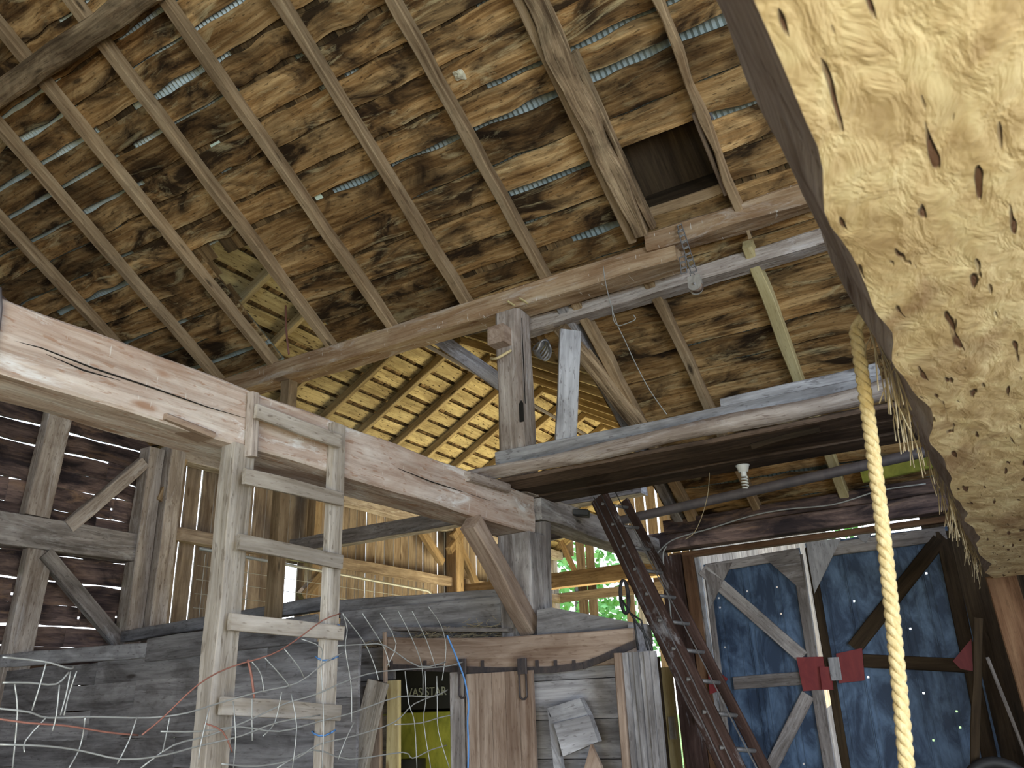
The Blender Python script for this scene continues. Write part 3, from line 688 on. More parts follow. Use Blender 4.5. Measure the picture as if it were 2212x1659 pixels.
MB().prism([dp(1528, 1435, y2), dp(1572, 1466, y2), dp(1555, 1492, y2), dp(1533, 1500, y2)], (0, .012, 0)).build('corner_plate', 'red', dl)['label'] = 'red triangular plate'
dpart(dl, 'latch_bar', 'red', dp(1782, 1440, y2-.03), dp(1788, 1490, y2-.03), .11, .03)
yb2 = DY-.13; dq = lambda px, py, y=yb2: at(px, py, 'y', y)
dpart(dr, 'top_rail', 'grey', (-1.65, yb2, 2.90), (-.42, yb2, 2.93), .13, .03)
dpart(dr, 'middle_rail', 'darkwood', dq(1866, 1428), dq(2090, 1438), .12, .035)
dpart(dr, 'brace', 'darkwood', dq(2030, 1165), dq(1845, 1400), .13, .035)
dpart(dr, 'stile', 'darkwood', (-.5, yb2, 0), (-.45, yb2, 2.95), .12, .03)
dpart(dr, 'stile', 'darkwood', (-1.65, yb2, 0), (-1.65, yb2, 2.95), .08, .03)
MB().prism([(-1.67, yb2-.02, 3.0), (-1.67, yb2-.02, 2.50), (-1.33, yb2-.02, 3.0)], (0, .02, 0)).build('gusset', 'white', dr)
MB().prism([(-1.2, yb2-.02, 3.01), (-1.05, yb2-.02, 3.01), (-1.12, yb2-.02, 2.92)], (0, .02, 0)).build('gusset', 'white', dr)
y3 = yb2-.03
MB().prism([dq(1806, 1412, y3), dq(1862, 1400, y3), dq(1868, 1470, y3), dq(1812, 1476, y3)], (0, .012, 0)).build('latch_plate', 'red', dr)['label'] = 'red square plate'
MB().prism([dq(2058, 1428, y3), dq(2098, 1380, y3), dq(2102, 1450, y3), dq(2075, 1445, y3)], (0, .012, 0)).build('corner_plate', 'red', dr)['label'] = 'red triangular plate'
t_ = dpart(dr, 'hasp', 'white', dq(1800, 1420, y3-.03), dq(1808, 1470, y3-.03), .10, .02); t_['label'] = 'pale hasp plate'
# bright gap left of the doors with a sunlit board outside
tag(B((-3.42, DY+.25, 0), (-3.44, DY+.25, 1.92), .16, .03, up=(0, 1, 0), seg=.3).build('outer_board', 'palewood'), 'sunlit board standing outside the gap left of the doors', 'board')
tag(B((-3.40, DY+.2, 1.2), (-3.40, DY+.2, 1.42), .08, .03, up=(0, 1, 0), seg=.3).build('gate_latch', 'pulley'), 'shiny latch on the sunlit board in the gap', 'latch')

# pipe rail under the roof
tag(MB().tube([(-4.6+.3*k, 7.3, 3.13+.0155*k*1.3) for k in range(18)], .045, 14).build('pipe_rail', 'pipe', smooth=True), 'long grey pipe rail slung below the lower rafters', 'pipe')
# lamp
bp_ = at(1603, 1000, 'y', 5.95)
t = thing('compact_bulb', (bp_.x, 5.95, 3.0), 'spiral bulb in a porcelain holder under the platform', 'lamp')
MB().tube([(bp_.x, 5.95, 3.20), (bp_.x, 5.95, 3.185), (bp_.x, 5.95, 3.15)], lambda q: .055-.02*q, 14).build('holder', 'glass', t, True)
MB().tube([(bp_.x, 5.95, 3.15), (bp_.x, 5.95, 3.115)], .022, 12).build('base', 'glass', t, True)
MB().tube([(bp_.x+.022*math.cos(k*.7), 5.95+.022*math.sin(k*.7), 3.11-.0025*k) for k in range(36)], .0065, 6).build('spiral', 'glass', t, True)

# ------------------------------------------------------------------ chain and pulley
hx = at(1478, 495, 'y', 5.50)
t = thing('chain_pulley', (hx.x, 5.5, 4.4), 'steel link chain with a wooden-cheeked pulley hanging from the purlin', 'pulley')
def link(a, b, w, th=.005, up=(0, 1, 0)):
    a, b = V(a), V(b); d = (b-a).normalized(); s = d.cross(V(up)).normalized()*w/2
    m = MB(); m.tube([a-s, b-s], th, 5); m.tube([a+s, b+s], th, 5); m.tube([a-s, a+s], th*1.2, 5); m.tube([b-s, b+s], th*1.2, 5); return m
A_ = at(1470, 497, 'y', 5.50); Bq = at(1500, 590, 'y', 5.47)
for k in range(7):
    link(A_.lerp(Bq, k/7), A_.lerp(Bq, (k+.85)/7), .045).build('chain_link', 'dullmetal', t)
A2 = at(1474, 555, 'y', 5.47); B2_ = at(1478, 592, 'y', 5.45)
for k in range(3):
    link(A2.lerp(B2_, k/3), A2.lerp(B2_, (k+.85)/3), .045).build('chain_link', 'dullmetal', t)
link(at(1468, 486, 'y', 5.52), at(1471, 500, 'y', 5.5), .035, .005).build('chain_link', 'dullmetal', t)
pc = at(1503, 617, 'y', 5.46)
for s_, nm in ((-.05, 'rear'), (.03, 'front')):
    m = MB(); poly = []
    cx, cy = pc.x+(-.012 if s_ < 0 else 0), 5.46-s_
    for k in range(13):
        th = math.pi+math.pi*k/12; poly.append((cx+.052*math.cos(th), cy, pc.z+.05*math.sin(th)))
    poly += [(cx+.048, cy, pc.z+.075), (cx-.048, cy, pc.z+.075)]
    m.prism(poly, (0, .008, 0)); m.build('cheek_plate', 'pulley', t)
MB().tube([(pc.x, 5.435, pc.z), (pc.x, 5.50, pc.z)], .046, 18).build('wheel', 'stallwarm', t, True)
MB().tube([(pc.x, 5.41, pc.z), (pc.x, 5.52, pc.z)], .007, 8).build('axle', 'dullmetal', t, True)
link(at(1494, 588, 'y', 5.47), at(1500, 607, 'y', 5.46), .03, .004).build('hook', 'dullmetal', t)

# ------------------------------------------------------------------ the near tie beam on the right
mb = MB(); NX0, NX1, NZ0, NZ1 = -.115, .42, 2.35, 2.74; nseg = 150; rings, gr = [], []
off = V((3, 8, 1)); prof = []
for k in range(5): prof.append((NX0-.105+.10*(k/5)**1.5, NZ1-(NZ1-NZ0-.01)*(k/5)))
for k in range(18): prof.append((NX0+(NX1-NX0)*(k/17), NZ0))
for k in range(1, 5): prof.append((NX1, NZ0+(NZ1-NZ0)*k/4))
prof.append((.1, NZ1))
for i in range(nseg+1):
    y = -2.2+9.3*i/nseg; ring, g_ = [], []
    for j, (x, z) in enumerate(prof):
        q = V((x*2.5, y*1.2, z*3))
        h = noise.noise(q+off)*.012 + noise.noise(V((x*14, y*3.2, 4)))*.006 + max(0, noise.noise(V((x*26, y*6, 9)))-.25)*-.018
        e = noise.noise(V((y*1.7, 5, 2)))*.022 + noise.noise(V((y*5, 1, 7)))*.010
        dz = h if 4 < j < 23 else h*.4
        dx = e if j < 7 else 0
        if j in (5, 6): dx = e*1.6+noise.noise(V((y*2.6, 7, 3)))*.02
        ring.append(V((x+dx, y, z+dz))); g_.append(V((y, x, z)))
    rings.append(ring); gr.append(g_)
mb.ring_loft(rings, gr, .5)
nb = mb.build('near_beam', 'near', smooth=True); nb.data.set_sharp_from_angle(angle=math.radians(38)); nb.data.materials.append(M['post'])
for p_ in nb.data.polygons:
    if len(p_.vertices) == 4 and all(v_ % len(prof) <= 5 for v_ in p_.vertices): p_.material_index = 1  # side faces coloured grey, for weathering and for the beam's shaded side
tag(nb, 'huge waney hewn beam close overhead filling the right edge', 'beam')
tag(B((.02, 7.2, 0), (-.06, 7.2, 2.36), .20, .18, up=(0, 1, 0), seg=.2, rough=.004).build('beam_post', 'brown'), 'brown plank-faced post under the far end of the overhead beam', 'post')
tag(B((.35, 7.35, 0), (.35, 7.35, 2.3), .5, .04, up=(0, 1, 0), seg=.3).build('stall_panel', 'stallwarm'), 'brown panel right of the brown post at the lower right corner', 'panel')
tag(B(at(2078, 1640, 'y', 7.0)-V((0.06, 0, .6)), at(2112, 1335, 'y', 7.0), .06, .05, up=(0, 1, 0), seg=.1, rough=.006).build('thin_pole', 'darkwood'), 'thin dark pole leaning left of the brown post', 'pole')
tag(B(at(2132, 1420, 'y', 7.25), V((-.02, 7.25, 0)), .022, .02, up=(0, 1, 0), seg=.05, rough=.006).build('white_stick', 'grey'), 'thin white stick standing in the dark beside the brown post', 'stick')
mb = MB(); c = at(2150, 1665, 'y', 6.9); pts = [(c.x+.22*math.cos(k*math.pi/14), c.y, c.z-.25+.25*math.sin(k*math.pi/14)+.05) for k in range(29)]
tag(mb.tube(pts, .04, 8, closed=False).build('rubber_tyre', 'black', smooth=True), 'black rubber hoop in the dark lower right corner', 'tyre')

# rope
mb = MB()
top_ = V((.02, 2.55, 2.80)); ra, rb_ = at(1842, 672, 'y', 2.55), at(1962, 1700, 'y', 2.55); nn = 200
for s_ in range(3):
    pts = []
    for k in range(nn+1):
        t_ = k/nn; c = ra.lerp(rb_, t_)+V((.012*math.sin(t_*3.1), 0, 0)) if k > 8 else top_.lerp(ra.lerp(rb_, 9/nn), (k/9)**.8)+V((0, 0, .03*math.sin(math.pi*k/9))); a = t_*2*math.pi*15+s_*2*math.pi/3
        pts.append(c+V((math.cos(a), math.sin(a), 0))*.0105)
    mb.tube(pts, .0115, 8)
tag(mb.build('hanging_rope', 'rope', smooth=True), 'thick three-strand rope hanging in front of the doors', 'rope')
# straw clinging along the near beam
mb = MB()
for k in range(170):
    y = R.choice((R.gauss(2.7, .25), R.gauss(4.4, .5), R.gauss(6.2, .6))); x = NX0-.06+R.uniform(-.02, .02); z = R.uniform(2.42, 2.62)
    p = V((x, y, z)); d = V((R.uniform(-.04, .02), R.uniform(-.05, .05), -R.uniform(.05, .22)))
    mb.tube([p, p+d*.5+V((R.uniform(-.01, .01), 0, 0)), p+d], .0022, 3)
tag(mb.build('hanging_straw', 'straw'), 'wisps of old straw hanging from the edge of the overhead beam', 'straw', kind='stuff')

# ------------------------------------------------------------------ ladder on the tie beam
t = thing('wooden_ladder', (TX+.08, 3.05, 0), 'homemade board ladder leaning on the front of the big tie beam', 'ladder')
ylo, yhi = 2.72, 3.36
B((TX-.02, 2.70, 0), (TX-.04, 2.72, 2.88), .135, .10, up=(1, 0, 0), seg=.12, rough=.004, bev=.004, div=2).build('rail', 'ladder', t)
B((TX+.05, 3.36, 0), (TX+.03, 3.36, 3.16), .105, .045, up=(1, 0, 0), seg=.12, rough=.003, bev=.003, div=2).build('rail', 'ladder', t)
for (a_, b_) in (((552, 888), (733, 955)), ((527, 1028), (738, 1078)), ((515, 1170), (738, 1214)), ((495, 1343), (740, 1368)), ((476, 1524), (733, 1540))):
    p, q = at(*a_, 'x', TX+.085), at(*b_, 'x', TX+.085)
    B(p, q, .025, .078, seg=.1, rough=.003, bev=.003).build('rung', 'ladder', t)
B(V((TX+.03, 2.74, 2.82)), V((TX+.03, 2.72, 3.16)), .05, .05, up=(1, 0, 0), seg=.1).build('spacer_block', 'post', t)
for (px, py) in ((710, 1035), (710, 1083), (708, 1565)):
    p = at(px, py+380-380, 'x', TX+.08)
for z_ in (2.02, 1.86, 1.50):
    m = MB(); pts = [(TX+.03+.05*math.cos(a), 3.36+.068*math.sin(a), z_+.012*math.sin(a*2)) for a in [k*math.pi/6 for k in range(13)]]
    tag(m.tube(pts, .0045, 5).build('twine_knot', 'blue', smooth=True), {2.02: 'upper blue twine round the right ladder rail', 1.86: 'middle blue twine round the right ladder rail', 1.50: 'lowest blue twine round the right ladder rail'}[z_], 'twine', 'blue twine on the ladder')

# ------------------------------------------------------------------ stall walls
SY = 5.42
def px_board(mb, pts, y, th=.03, mat=None):
    mb.prism([at(px, py, 'y', y) for px, py in pts], (0, th, 0))
# left stall wall: stacked horizontal boards
mb = MB(); z = 0; yl = 4.8
rows = [.26, .25, .22, .24, .25, .23, .24, .22, .19]
for w in rows:
    x = -8.95
    while x < -4.25:
        e = min(-4.2, x+R.choice((1.6, 2.2, 2.8)))
        if -4.2-e < .5: e = -4.2
        mb.beam((x+.004, yl, z+w/2), (e-.004, yl, z+w/2+R.uniform(-.006, .006)), w+.004, .03, up=(0, 1, 0), seg=.12, rough=.003, bev=0, wave=.006)
        x = e
    z += w
struct(mb.build('wall_stall_left', 'stall'), 'stall wall of stacked grey boards behind the wire fence')
tag(B((-9.0, yl-.04, 2.20), (-6.62, yl-.04, 2.16), .13, .04, up=(0, 1, 0), seg=.2).build('cap_board', 'white'), 'pale blue-grey cap board at the top left of the stall wall', 'board')
tag(B((-6.62, yl-.03, 2.16), (-4.62, yl-.03, 2.20), .2, .04, up=(0, 1, 0), seg=.2).build('cap_board', 'stall'), 'brown-grey cap board behind the ladder', 'board')
frame(V((-8.6, 5.9, 2.46)), V((-5.6, 5.9, 2.56)), .14, .12, 'stored_timber', 'stall', 'dark timber lying on the stall top behind the ladder', 'timber', up=(0, 0, 1))
frame(V((-5.6, 5.93, 2.50)), V((-3.62, 5.9, 2.42)), .16, .15, 'stored_timber', 'stall', 'dark squared timber on the stall top left of the grey post', 'timber', up=(0, 0, 1))
frame(V((-5.3, 5.82, 2.25)), V((-3.5, 5.82, 2.23)), .1, .4, 'stored_timber', 'stall', 'grey board on edge on the stall top above the straw', 'timber', up=(0, 0, 1))
struct(MB().box((-6.2, 6.87, 2.0), (5.5, 2.84, .06)).box((-2.8, 5.6, 2.0), (1.0, .35, .06)).build('ceiling_stall', 'stall'))
# front wall of the right stall
mb = MB()
for k in range(8): mb.beam((-5.2, SY+.03, .26*k+.13), (-4.40, SY+.03, .26*k+.13), .255, .03, up=(0, 1, 0), seg=.4, rough=.001, bev=0)
z = 0
for w in (.24, .25, .24, .25, .26, .25, .26, .16):
    x = -3.72
    while x < -1.8:
        e = min(-2.30, x+R.choice((1.2, 1.9))); e = -2.30 if -2.30-e < .4 else e
        if e <= x: break
        mb.beam((x, SY+.03, z+w/2), (e, SY+.03, z+w/2), w-.005, .03, up=(0, 1, 0), seg=.4, rough=.001, bev=0); x = e
    z += w
mb.prism([at(1160, 1318, 'y', SY+.06), at(1190, 1312, 'y', SY+.06), at(1369, 1345, 'y', SY+.06), at(1371, 1440, 'y', SY+.06), at(1160, 1440, 'y', SY+.06)], (0, .03, 0))
struct(mb.build('wall_stall_right', 'stall'))
mb = MB(); mb.box((-2.32, 5.6, 1.05), (.05, .3, 2.1)); mb.box((-2.9, 5.76, 1.0), (1.1, .04, 2.0)); mb.box((-3.45, 7.0, 1.0), (.04, 2.5, 2.0)); struct(mb.build('wall_stall_side', 'stall'))
tag(B(at(832, 1408, 'y', SY-.03), at(1372, 1395, 'y', SY-.03)+V((0, 0, .0)), .23, .05, up=(0, 1, 0), seg=.2, rough=.003, sweep=(0, 0, -.03)).build('lintel_board', 'stallwarm'), 'wide brown lintel board over the stall doorway', 'board')
tag(B((-4.48, SY+.16, 2.22), (-3.36, SY+.16, 2.13), .14, .03, seg=.2, rough=.003).build('ledge_board', 'grey'), 'narrow ledge board above the lintel with straw on it', 'board')
# door track
t = thing('door_track', (-3.4, SY-.07, 1.85), 'sagging iron door track under the lintel board', 'track')
pts = [at(px, py, 'y', SY-.08) for px, py in ((845, 1441), (950, 1444), (1080, 1449), (1190, 1447), (1260, 1438), (1300, 1423), (1378, 1388))]
mb = MB()
for a, b in zip(pts[:-1], pts[1:]): mb.beam(a, b, .012, .045, seg=.1, rough=0, bev=0)
mb.build('rail', 'iron', t)
for px in (845, 918, 1042, 1160, 1200, 1240):
    p = at(px, 1436, 'y', SY-.07); B(p-V((0, 0, .03)), p+V((0, 0, .03)), .018, .02, up=(0, 1, 0), seg=1, rough=0, bev=0).build('bracket', 'iron', t)
# sliding door
t = thing('sliding_door', (-3.4, SY-.12, 0), 'brown plank sliding door hung below the track', 'door')
mb = MB(); x = at(1008, 1460, 'y', SY-.12).x; xe = at(1152, 1460, 'y', SY-.12).x; ztop = at(1080, 1452, 'y', SY-.12).z; wb = (xe-x)/5
for k in range(5): mb.beam((x+wb*(k+.5), SY-.12, .05), (x+wb*(k+.5), SY-.12, ztop), wb-.004, .028, up=(0, 1, 0), seg=.3, rough=.001, bev=0)
mb.build('door_panel', 'stallwarm', t)
for px in (998, 1128):
    c = at(px, 1440, 'y', SY-.16)
    h = B(c+V((0, 0, .055)), c-V((0, 0, .05)), .075, .02, up=(0, 1, 0), seg=1, rough=0, bev=.005).build('hanger', 'iron', t)
    r_ = .028; pts = [c+V((r_, 0, -.02)), c+V((r_, 0, -.19))]+[c+V((r_*math.cos(a), 0, -.19-r_*math.sin(a))) for a in (.5, 1.2, 1.9, 2.6)]+[c+V((-r_, 0, -.19)), c+V((-r_, 0, -.02))]
    MB().tube(pts, .007, 6).build('strap', 'iron', h, True)
# stile left of the door, jamb, doorway
tag(B(at(988, 1452, 'y', SY-.1), V((at(992, 1659, 'y', SY-.1).x, SY-.1, 0)), .13, .03, up=(0, 1, 0), seg=.2).build('door_stile', 'grey'), 'weathered plank between the doorway and the sliding door', 'plank')
tag(B(at(851, 1470, 'y', SY-.06), V((at(853, 1659, 'y', SY-.06).x, SY-.06, 0)), .12, .04, up=(0, 1, 0), seg=.2).build('door_jamb', 'palewood'), 'pale jamb board on the left of the stall doorway', 'plank')
tag(B(at(810, 1480, 'y', SY-.02), V((at(815, 1659, 'y', SY-.02).x, SY-.02, 0)), .14, .04, up=(0, 1, 0), seg=.2).build('wall_board', 'stallwarm'), 'upright brown board left of the pale jamb', 'plank')
tag(B(at(832, 1366, 'y', SY-.09), at(832, 1475, 'y', SY-.09), .035, .03, up=(0, 1, 0), seg=.1).build('corner_strip', 'stallwarm'), 'short upright strip at the left end of the lintel board', 'strip')
tag(B(at(818, 1472, 'y', SY-.35), at(735, 1700, 'y', SY-.45)-V((0, 0, .4)), .17, .06, up=(0, 1, 0), seg=.1, rough=.008, bev=.004, div=2).build('leaning_post', 'ladder'), 'rough pale timber leaning beside the stall doorway', 'post')
# inside the doorway
tag(B((-5.9, 6.6, 1.07), (-4.2, 6.6, 1.07), 1.0, .04, up=(0, 1, 0), seg=.2, rough=.003).build('green_board', 'green'), 'yellow-green panel inside the stall doorway', 'panel')
t = thing('name_board', (-4.55, 6.5, 1.8), 'dark name board lettered VAS STAR inside the stall doorway', 'sign')
s0 = at(872, 1475, 'y', 6.5); s1 = at(968, 1530, 'y', 6.5)
MB().prism([(s0.x-.25, 6.5, s0.z+.1), (s1.x+.2, 6.5, s0.z+.1), (s1.x+.2, 6.5, s1.z), (s0.x-.25, 6.5, s1.z)], (0, .03, 0)).build('board', 'black', t)
tx = bpy.data.curves.new('lettering', 'FONT'); tx.body = 'VAS STAR'; tx.size = .105; tx.extrude = .002
to = bpy.data.objects.new('lettering', tx); COL.objects.link(to); dg = bpy.context.evaluated_depsgraph_get()
me = bpy.data.meshes.new_from_object(to.evaluated_get(dg)); bpy.data.objects.remove(to); me.materials.clear(); me.materials.append(M['letter'])
lo = bpy.data.objects.new('lettering', me); COL.objects.link(lo); lo.parent = t; lp = at(879, 1505, 'y', 6.49); lo.location = lp-V((-4.55, 6.5, 1.8)); lo.rotation_euler = (math.pi/2, 0, 0)
tag(MB().tube([at(885, 1659, 'y', 6.2)-V((0, 0, 1.1)), at(885, 1640, 'y', 6.2)], .14, 14).build('dark_bucket', 'black', smooth=True), 'dark barrel low inside the stall doorway', 'barrel')
mb = MB(); mb.box((-6.1, 8.28, 1.0), (5.7, .05, 2.0)); struct(mb.build('wall_stall_back', 'darkwood'))
# white leaning box
t = thing('leaning_board', (-2.6, 5.2, 0), 'chipped white board leaning against the stall wall', 'board')
Y5 = 5.22
MB().prism([at(1182, 1530, 'y', Y5), at(1252, 1508, 'y', Y5), at(1272, 1548, 'y', Y5), at(1196, 1570, 'y', Y5)], (.0, .07, 0)).build('upper_panel', 'white', t)
MB().prism([at(1196, 1563, 'y', Y5-.04), at(1272, 1545, 'y', Y5-.04), at(1292, 1602, 'y', Y5-.04), at(1216, 1634, 'y', Y5-.04)], (.0, .06, 0)).build('lower_panel', 'white', t)
MB().prism([at(1182, 1530, 'y', Y5+.0), at(1200, 1568, 'y', Y5+.0), at(1262, 1720, 'y', Y5)-V((0, 0, 1)), at(1225, 1720, 'y', Y5)-V((0, 0, 1))], (0, .04, 0)).build('side_panel', 'white', t)
tag(MB().prism([at(1276, 1607, 'y', Y5-.1), at(1240, 1659, 'y', Y5-.1)-V((.3, 0, .9)), at(1310, 1659, 'y', Y5-.1)-V((0, 0, .9)), at(1298, 1655, 'y', Y5-.1)], (0, .03, 0)).build('brown_board', 'stallwarm'), 'pointed brown board standing in front of the white board', 'board')
# dark ribbed panel
t = thing('standing_door', (-2.2, 5.2, 0), 'old dark door of upright boards standing right of the stall', 'door')
mb = MB(); xa, xb = at(1345, 1405, 'y', 5.15).x, at(1415, 1405, 'y', 5.15).x; zt = at(1380, 1408, 'y', 5.15).z
for k in range(6): mb.beam((xa+(xb-xa)*(k+.5)/6, 5.15+.015*(k % 2), 0), (xa+(xb-xa)*(k+.5)/6, 5.15+.015*(k % 2), zt), (xb-xa)/6-.003, .03, up=(0, 1, 0), seg=.3, rough=.001, bev=0)
mb.build('panel', 'stall', t)
B((xa-.03, 5.14, 0), (xa-.025, 5.14, zt), .05, .06, up=(0, 1, 0), seg=.3).build('edge_board', 'stallwarm', t)
# black cables on the stall corner
for i, (pts_, l) in enumerate((([(1369, 1335), (1374, 1370), (1378, 1405)], 'inner black cable hanging down the stall corner'), ([(1362, 1325), (1385, 1340), (1395, 1385), (1400, 1405)], 'black cable looped over the stall corner'),
                               ([(1340, 1290), (1365, 1330), (1400, 1380), (1413, 1420), (1418, 1500), (1440, 1659)], 'long black cable running down past the standing door'))):
    tag(MB().tube([at(px, py, 'y', 5.30) for px, py in pts_], .007, 6).build('black_cable', 'black', smooth=True), l, 'cable', 'black cables by the stall corner')
mb = MB(); c = at(1348, 1280, 'y', 5.6)
for k in range(9): mb.tube([c+V(((.028+.004*math.sin(k*2))*math.cos(a)+.006*math.sin(k), .01*math.sin(k*3), .12*math.sin(a)-.03)) for a in [q*math.pi/10 for q in range(21)]], .006, 5)
tag(mb.build('cord_bundle', 'black', smooth=True), 'tied bundle of black cord hanging beside the red-brown ladder', 'cord')
# straw on the stall top
mb = MB()
for k in range(1500):
    x = R.uniform(-4.9, -3.5); y = R.uniform(5.5, 6.2); z = 2.05+.12*max(0, 1-abs(x+3.7)/1.2)*R.random()+.08*R.random()
    a = R.uniform(0, math.pi); l = R.uniform(.04, .14); d = V((math.cos(a)*l, math.sin(a)*l, R.uniform(-.03, .04)))
    mb.tube([V((x, y, z)), V((x, y, z))+d], .0022, 3)
tag(mb.build('loose_straw', 'straw'), 'loose straw and litter on the stall top', 'straw', kind='stuff')

# ------------------------------------------------------------------ red-brown extension ladder
t = thing('extension_ladder', (-2.0, 6.0, 0), 'red-brown extension ladder leaning up to the platform with ropes', 'ladder')
la, lb = at(1295, 1075, 'y', 6.15), at(1600, 1700, 'y', 5.2); ld = (lb-la).normalized(); lb = lb+ld*.9
sd = V((.10, -.02, .0)); 
B(la, lb, .165, .035, up=(0, 1, 0), seg=.2, rough=.002).build('rail', 'oldred', t)
B(la+V((.17, .14, -.03)), lb+V((.17, .14, -.03)), .07, .035, up=(0, 1, 0), seg=.2, rough=.002).build('rail', 'oldred', t)
n_ = 14
for k in range(n_):
    p = la.lerp(lb, (k+.35)/n_)
    MB().tube([p+V((.0, -.03, 0)), p+V((.17, .13, -.03))], .014, 8).build('rung', 'dullmetal', t, True)
for k, dx in enumerate((-.03, .04, .17)):
    MB().tube([la.lerp(lb, q/8)+V((dx, -.05, .012*math.sin(q*1.7+k))) for q in range(9)], .005, 5).build('hoist_rope', 'dullmetal', t, True)

# ------------------------------------------------------------------ wires, strings
def wire(name, pts, r, mat, label, cat, ax='y', val=5.5, group=None, n=5):
    q = [at(px, py, ax, val) for px, py in pts]; out = []
    for i in range(len(q)-1):
        for k in range(4):
            t_ = k/4; p0 = q[max(i-1, 0)]; p1 = q[i]; p2 = q[i+1]; p3 = q[min(i+2, len(q)-1)]
            out.append(.5*((2*p1)+(p2-p0)*t_+(2*p0-5*p1+4*p2-p3)*t_*t_+(3*p1-p0-3*p2+p3)*t_*t_*t_))
    out.append(q[-1])
    return tag(MB().tube(out, r, n).build(name, mat, smooth=True), label, cat, group)
wire('hanging_wire', [(1303, 575), (1308, 610), (1320, 660), (1333, 700), (1352, 740), (1375, 790), (1405, 845), (1440, 895)], .004, 'wire', 'thin twisted wire hanging from the purlin to the platform', 'wire', val=5.45)
wire('wire_hook', [(1322, 660), (1325, 690), (1335, 703), (1350, 700), (1372, 690), (1368, 680)], .004, 'wire', 'curled wire hook caught on the hanging wire', 'wire', val=5.44)
wire('light_cord', [(1412, 1205), (1440, 1175), (1470, 1160), (1540, 1140), (1620, 1115), (1700, 1100), (1800, 1090), (1900, 1060), (2000, 1045)], .008, 'wire', 'pale electric cord strung along the plate over the doors', 'cord', val=8.3)
wire('twine', [(1533, 1000), (1530, 1060), (1518, 1110), (1500, 1150), (1480, 1165)], .003, 'straw', 'thin twine dangling from the platform past the pipe', 'twine', val=6.0)
wire('dropped_cord', [(1440, 1180), (1432, 1200), (1438, 1260), (1446, 1300), (1450, 1340)], .009, 'wire', 'pale cord dropping down the post left of the doors', 'cord', val=8.35)
wire('ridge_wire', [(617, 660), (618, 710), (624, 765)], .012, 'rustwire', 'dark rod hanging in the open bay above the purlin', 'rod', val=5.9)
wire('blue_twine', [(966, 1373), (978, 1400), (990, 1430), (1004, 1470), (1012, 1520), (1010, 1560), (1012, 1610), (1011, 1659)], .006, 'blue', 'bright blue twine hanging from the wire fence before the stall door', 'twine', ax='x', val=-2.98)

# woven wire fence, along the plane of the ladder
fx_ = -2.98
t = thing('wire_fence', (fx_, 2.8, 0), 'crumpled woven wire fence strung across the front of the ladder and stall', 'fence')
def fw(name, pts, r=.0035, mat='wire'):
    q = [at(px, py, 'x', fx_) + V((R.uniform(-.02, .02), 0, 0)) for px, py in pts]; out = []
    for i in range(len(q)-1):
        for k in range(3):
            t_ = k/3; p0 = q[max(i-1, 0)]; p1 = q[i]; p2 = q[i+1]; p3 = q[min(i+2, len(q)-1)]
            out.append(.5*((2*p1)+(p2-p0)*t_+(2*p0-5*p1+4*p2-p3)*t_*t_+(3*p1-p0-3*p2+p3)*t_*t_*t_))
    out.append(q[-1]); MB().tube(out, r, 5).build(name, mat, t, True)
Hn = [[(0, 1420), (60, 1425), (100, 1432), (145, 1445), (165, 1440)], [(0, 1475), (60, 1475), (120, 1478), (150, 1452)],
      [(0, 1530), (60, 1538), (110, 1550), (205, 1548), (330, 1550), (400, 1540), (480, 1518), (560, 1495), (640, 1475), (700, 1430), (740, 1410)],
      [(0, 1608), (100, 1612), (180, 1622), (260, 1640), (345, 1632), (430, 1612), (520, 1590), (600, 1560), (690, 1545)],
      [(310, 1659), (370, 1610), (450, 1590), (530, 1560), (620, 1520), (680, 1500), (750, 1470), (830, 1450), (960, 1440), (1000, 1430)],
      [(480, 1650), (560, 1655), (640, 1640), (690, 1608), (760, 1590), (850, 1560), (900, 1520), (960, 1497)],
      [(600, 1659), (680, 1620), (760, 1640), (870, 1625), (890, 1638), (930, 1620), (970, 1610)],
      [(730, 1395), (790, 1392), (830, 1395), (900, 1440), (960, 1430)],
      [(350, 1580), (430, 1580), (520, 1570), (600, 1580), (680, 1560), (760, 1540), (860, 1505), (930, 1505), (970, 1490)],
      [(850, 1565), (905, 1562), (950, 1550), (970, 1545)]]
for p in Hn: fw('line_wire', p)
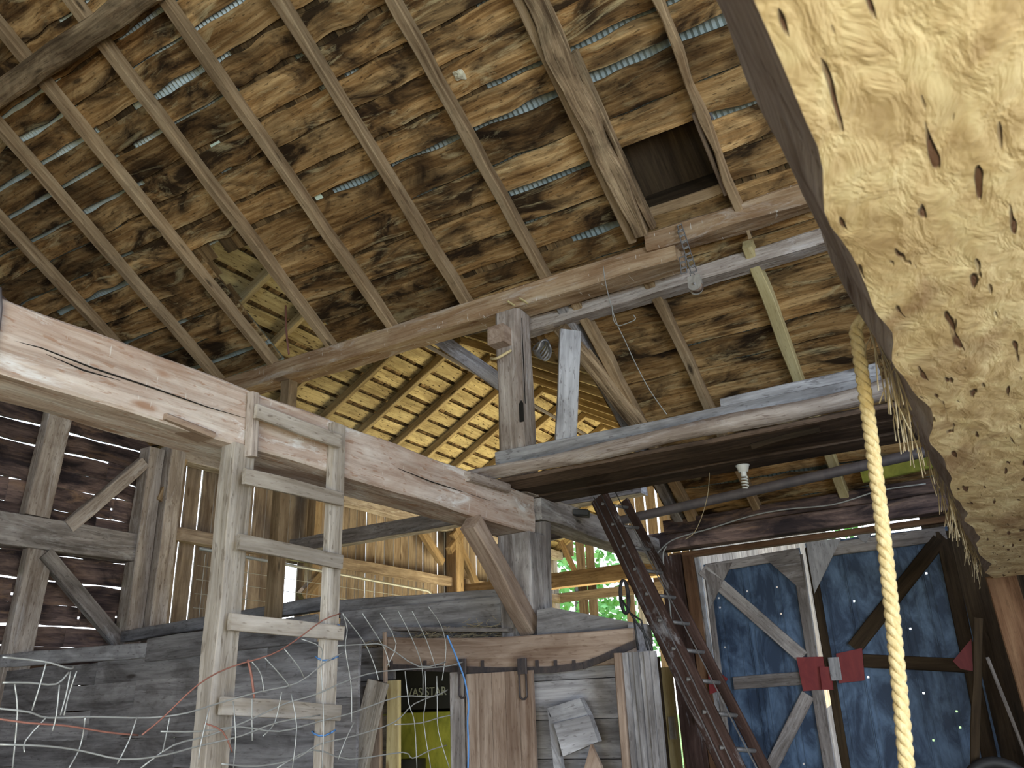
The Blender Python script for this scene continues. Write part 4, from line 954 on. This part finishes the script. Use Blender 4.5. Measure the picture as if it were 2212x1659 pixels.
Vn = [[(33, 1477), (38, 1540), (32, 1659)], [(95, 1432), (82, 1480), (70, 1535)], [(122, 1480), (115, 1545), (108, 1580)], [(155, 1450), (145, 1500), (135, 1545)], [(165, 1450), (155, 1500), (142, 1545)],
      [(95, 1550), (60, 1600), (52, 1625)], [(180, 1550), (185, 1590), (175, 1625), (150, 1659)], [(293, 1550), (275, 1600), (255, 1650)], [(370, 1550), (365, 1590), (345, 1625)], [(448, 1530), (430, 1610), (428, 1640)],
      [(510, 1515), (505, 1590), (510, 1659)], [(545, 1510), (548, 1550), (550, 1600)], [(606, 1495), (600, 1560), (570, 1590)], [(633, 1500), (636, 1570), (628, 1659)], [(570, 1418), (600, 1455), (625, 1485)],
      [(612, 1402), (640, 1440), (662, 1465)], [(655, 1380), (690, 1400), (700, 1440), (695, 1560), (690, 1659)], [(740, 1325), (755, 1360), (745, 1400), (760, 1480), (757, 1560)], [(750, 1330), (790, 1385), (810, 1430), (815, 1470)],
      [(785, 1325), (830, 1400), (835, 1440)], [(820, 1325), (850, 1390), (840, 1440)], [(865, 1320), (890, 1380), (915, 1440), (918, 1500)], [(895, 1320), (925, 1380), (940, 1440)], [(925, 1310), (950, 1350), (965, 1400), (960, 1470)],
      [(878, 1450), (880, 1520), (890, 1560), (900, 1659)], [(915, 1450), (915, 1510), (920, 1560), (930, 1659)], [(948, 1460), (948, 1520), (952, 1580), (965, 1659)], [(730, 1640), (740, 1600), (760, 1560)], [(540, 1430), (560, 1455), (565, 1495)]]
for p in Vn: fw('stay_wire', p, .0028)
for p in ([(305, 1588), (350, 1550), (420, 1480), (500, 1442), (580, 1415), (640, 1385), (700, 1340), (740, 1325)], [(0, 1552), (60, 1562), (140, 1568), (230, 1582), (305, 1588)], [(445, 1562), (480, 1580), (508, 1625)]):
    fw('rusty_wire', p, .0035, 'rustwire')
wire('red_cord', [(535, 1425), (543, 1460), (549, 1508)], .006, 'rustwire', 'short red cord hanging on the wire between the ladder rails', 'cord', ax='x', val=-3.0)

# fungus on the roof boards
p = at(995, 162, 'y', 3.75)
d = RT*((995-W/2)/F) - UP*((162-H/2)/F) + FW; n_v = V((0, TS, 1)); c_ = (5.07+RD/math.cos(SL)-.01)+TS*5.6
p = CAM+d*((c_-n_v.dot(CAM))/n_v.dot(d)); bm = bmesh.new(); bmesh.ops.create_icosphere(bm, subdivisions=3, radius=.05)
for v in bm.verts: v.co *= 1+.5*noise.noise(v.co*30); v.co.z *= .6
me = bpy.data.meshes.new('fungus'); bm.to_mesh(me); bm.free(); me.materials.append(M['nest']); o = bpy.data.objects.new('roof_fungus', me); COL.objects.link(o); o.location = p
tag(o, 'small pale lump of fungus on the roof boards', 'fungus')

# ------------------------------------------------------------------ trees outside the far end
def tree(x, y, h, r, label, seed):
    t = thing('leafy_tree', (x, y, -.2), label, 'tree', 'trees beyond the far end of the wing'); rr = random.Random(seed)
    MB().tube([(x, y, -.2), (x+.1, y, h*.5), (x, y, h*.8)], lambda q: .22-.12*q, 8).build('trunk', 'bark', t, True)
    mb = MB()
    for k in range(2600):
        u = V((rr.gauss(0, 1), rr.gauss(0, 1), rr.gauss(0, 1))).normalized()*(rr.random()**.4)*r; c = V((x, y, h*.62))+V((u.x, u.y, u.z*1.15))
        if c.z < .2: continue
        a = V((rr.uniform(-1, 1), rr.uniform(-1, 1), rr.uniform(-1, 1))).normalized()*.13; b = a.cross(V((rr.uniform(-1, 1), rr.uniform(-1, 1), .3))).normalized()*.09
        mb.quad([c-a, c-b, c+a, c+b])
    mb.build('foliage', 'leaf', t)
tree(-12.0, 24, 6.5, 2.7, 'left of the leafy trees seen through the far end of the wing', 1)
tree(-5.6, 26, 7.5, 2.9, 'right of the leafy trees seen through the far end of the wing', 2)
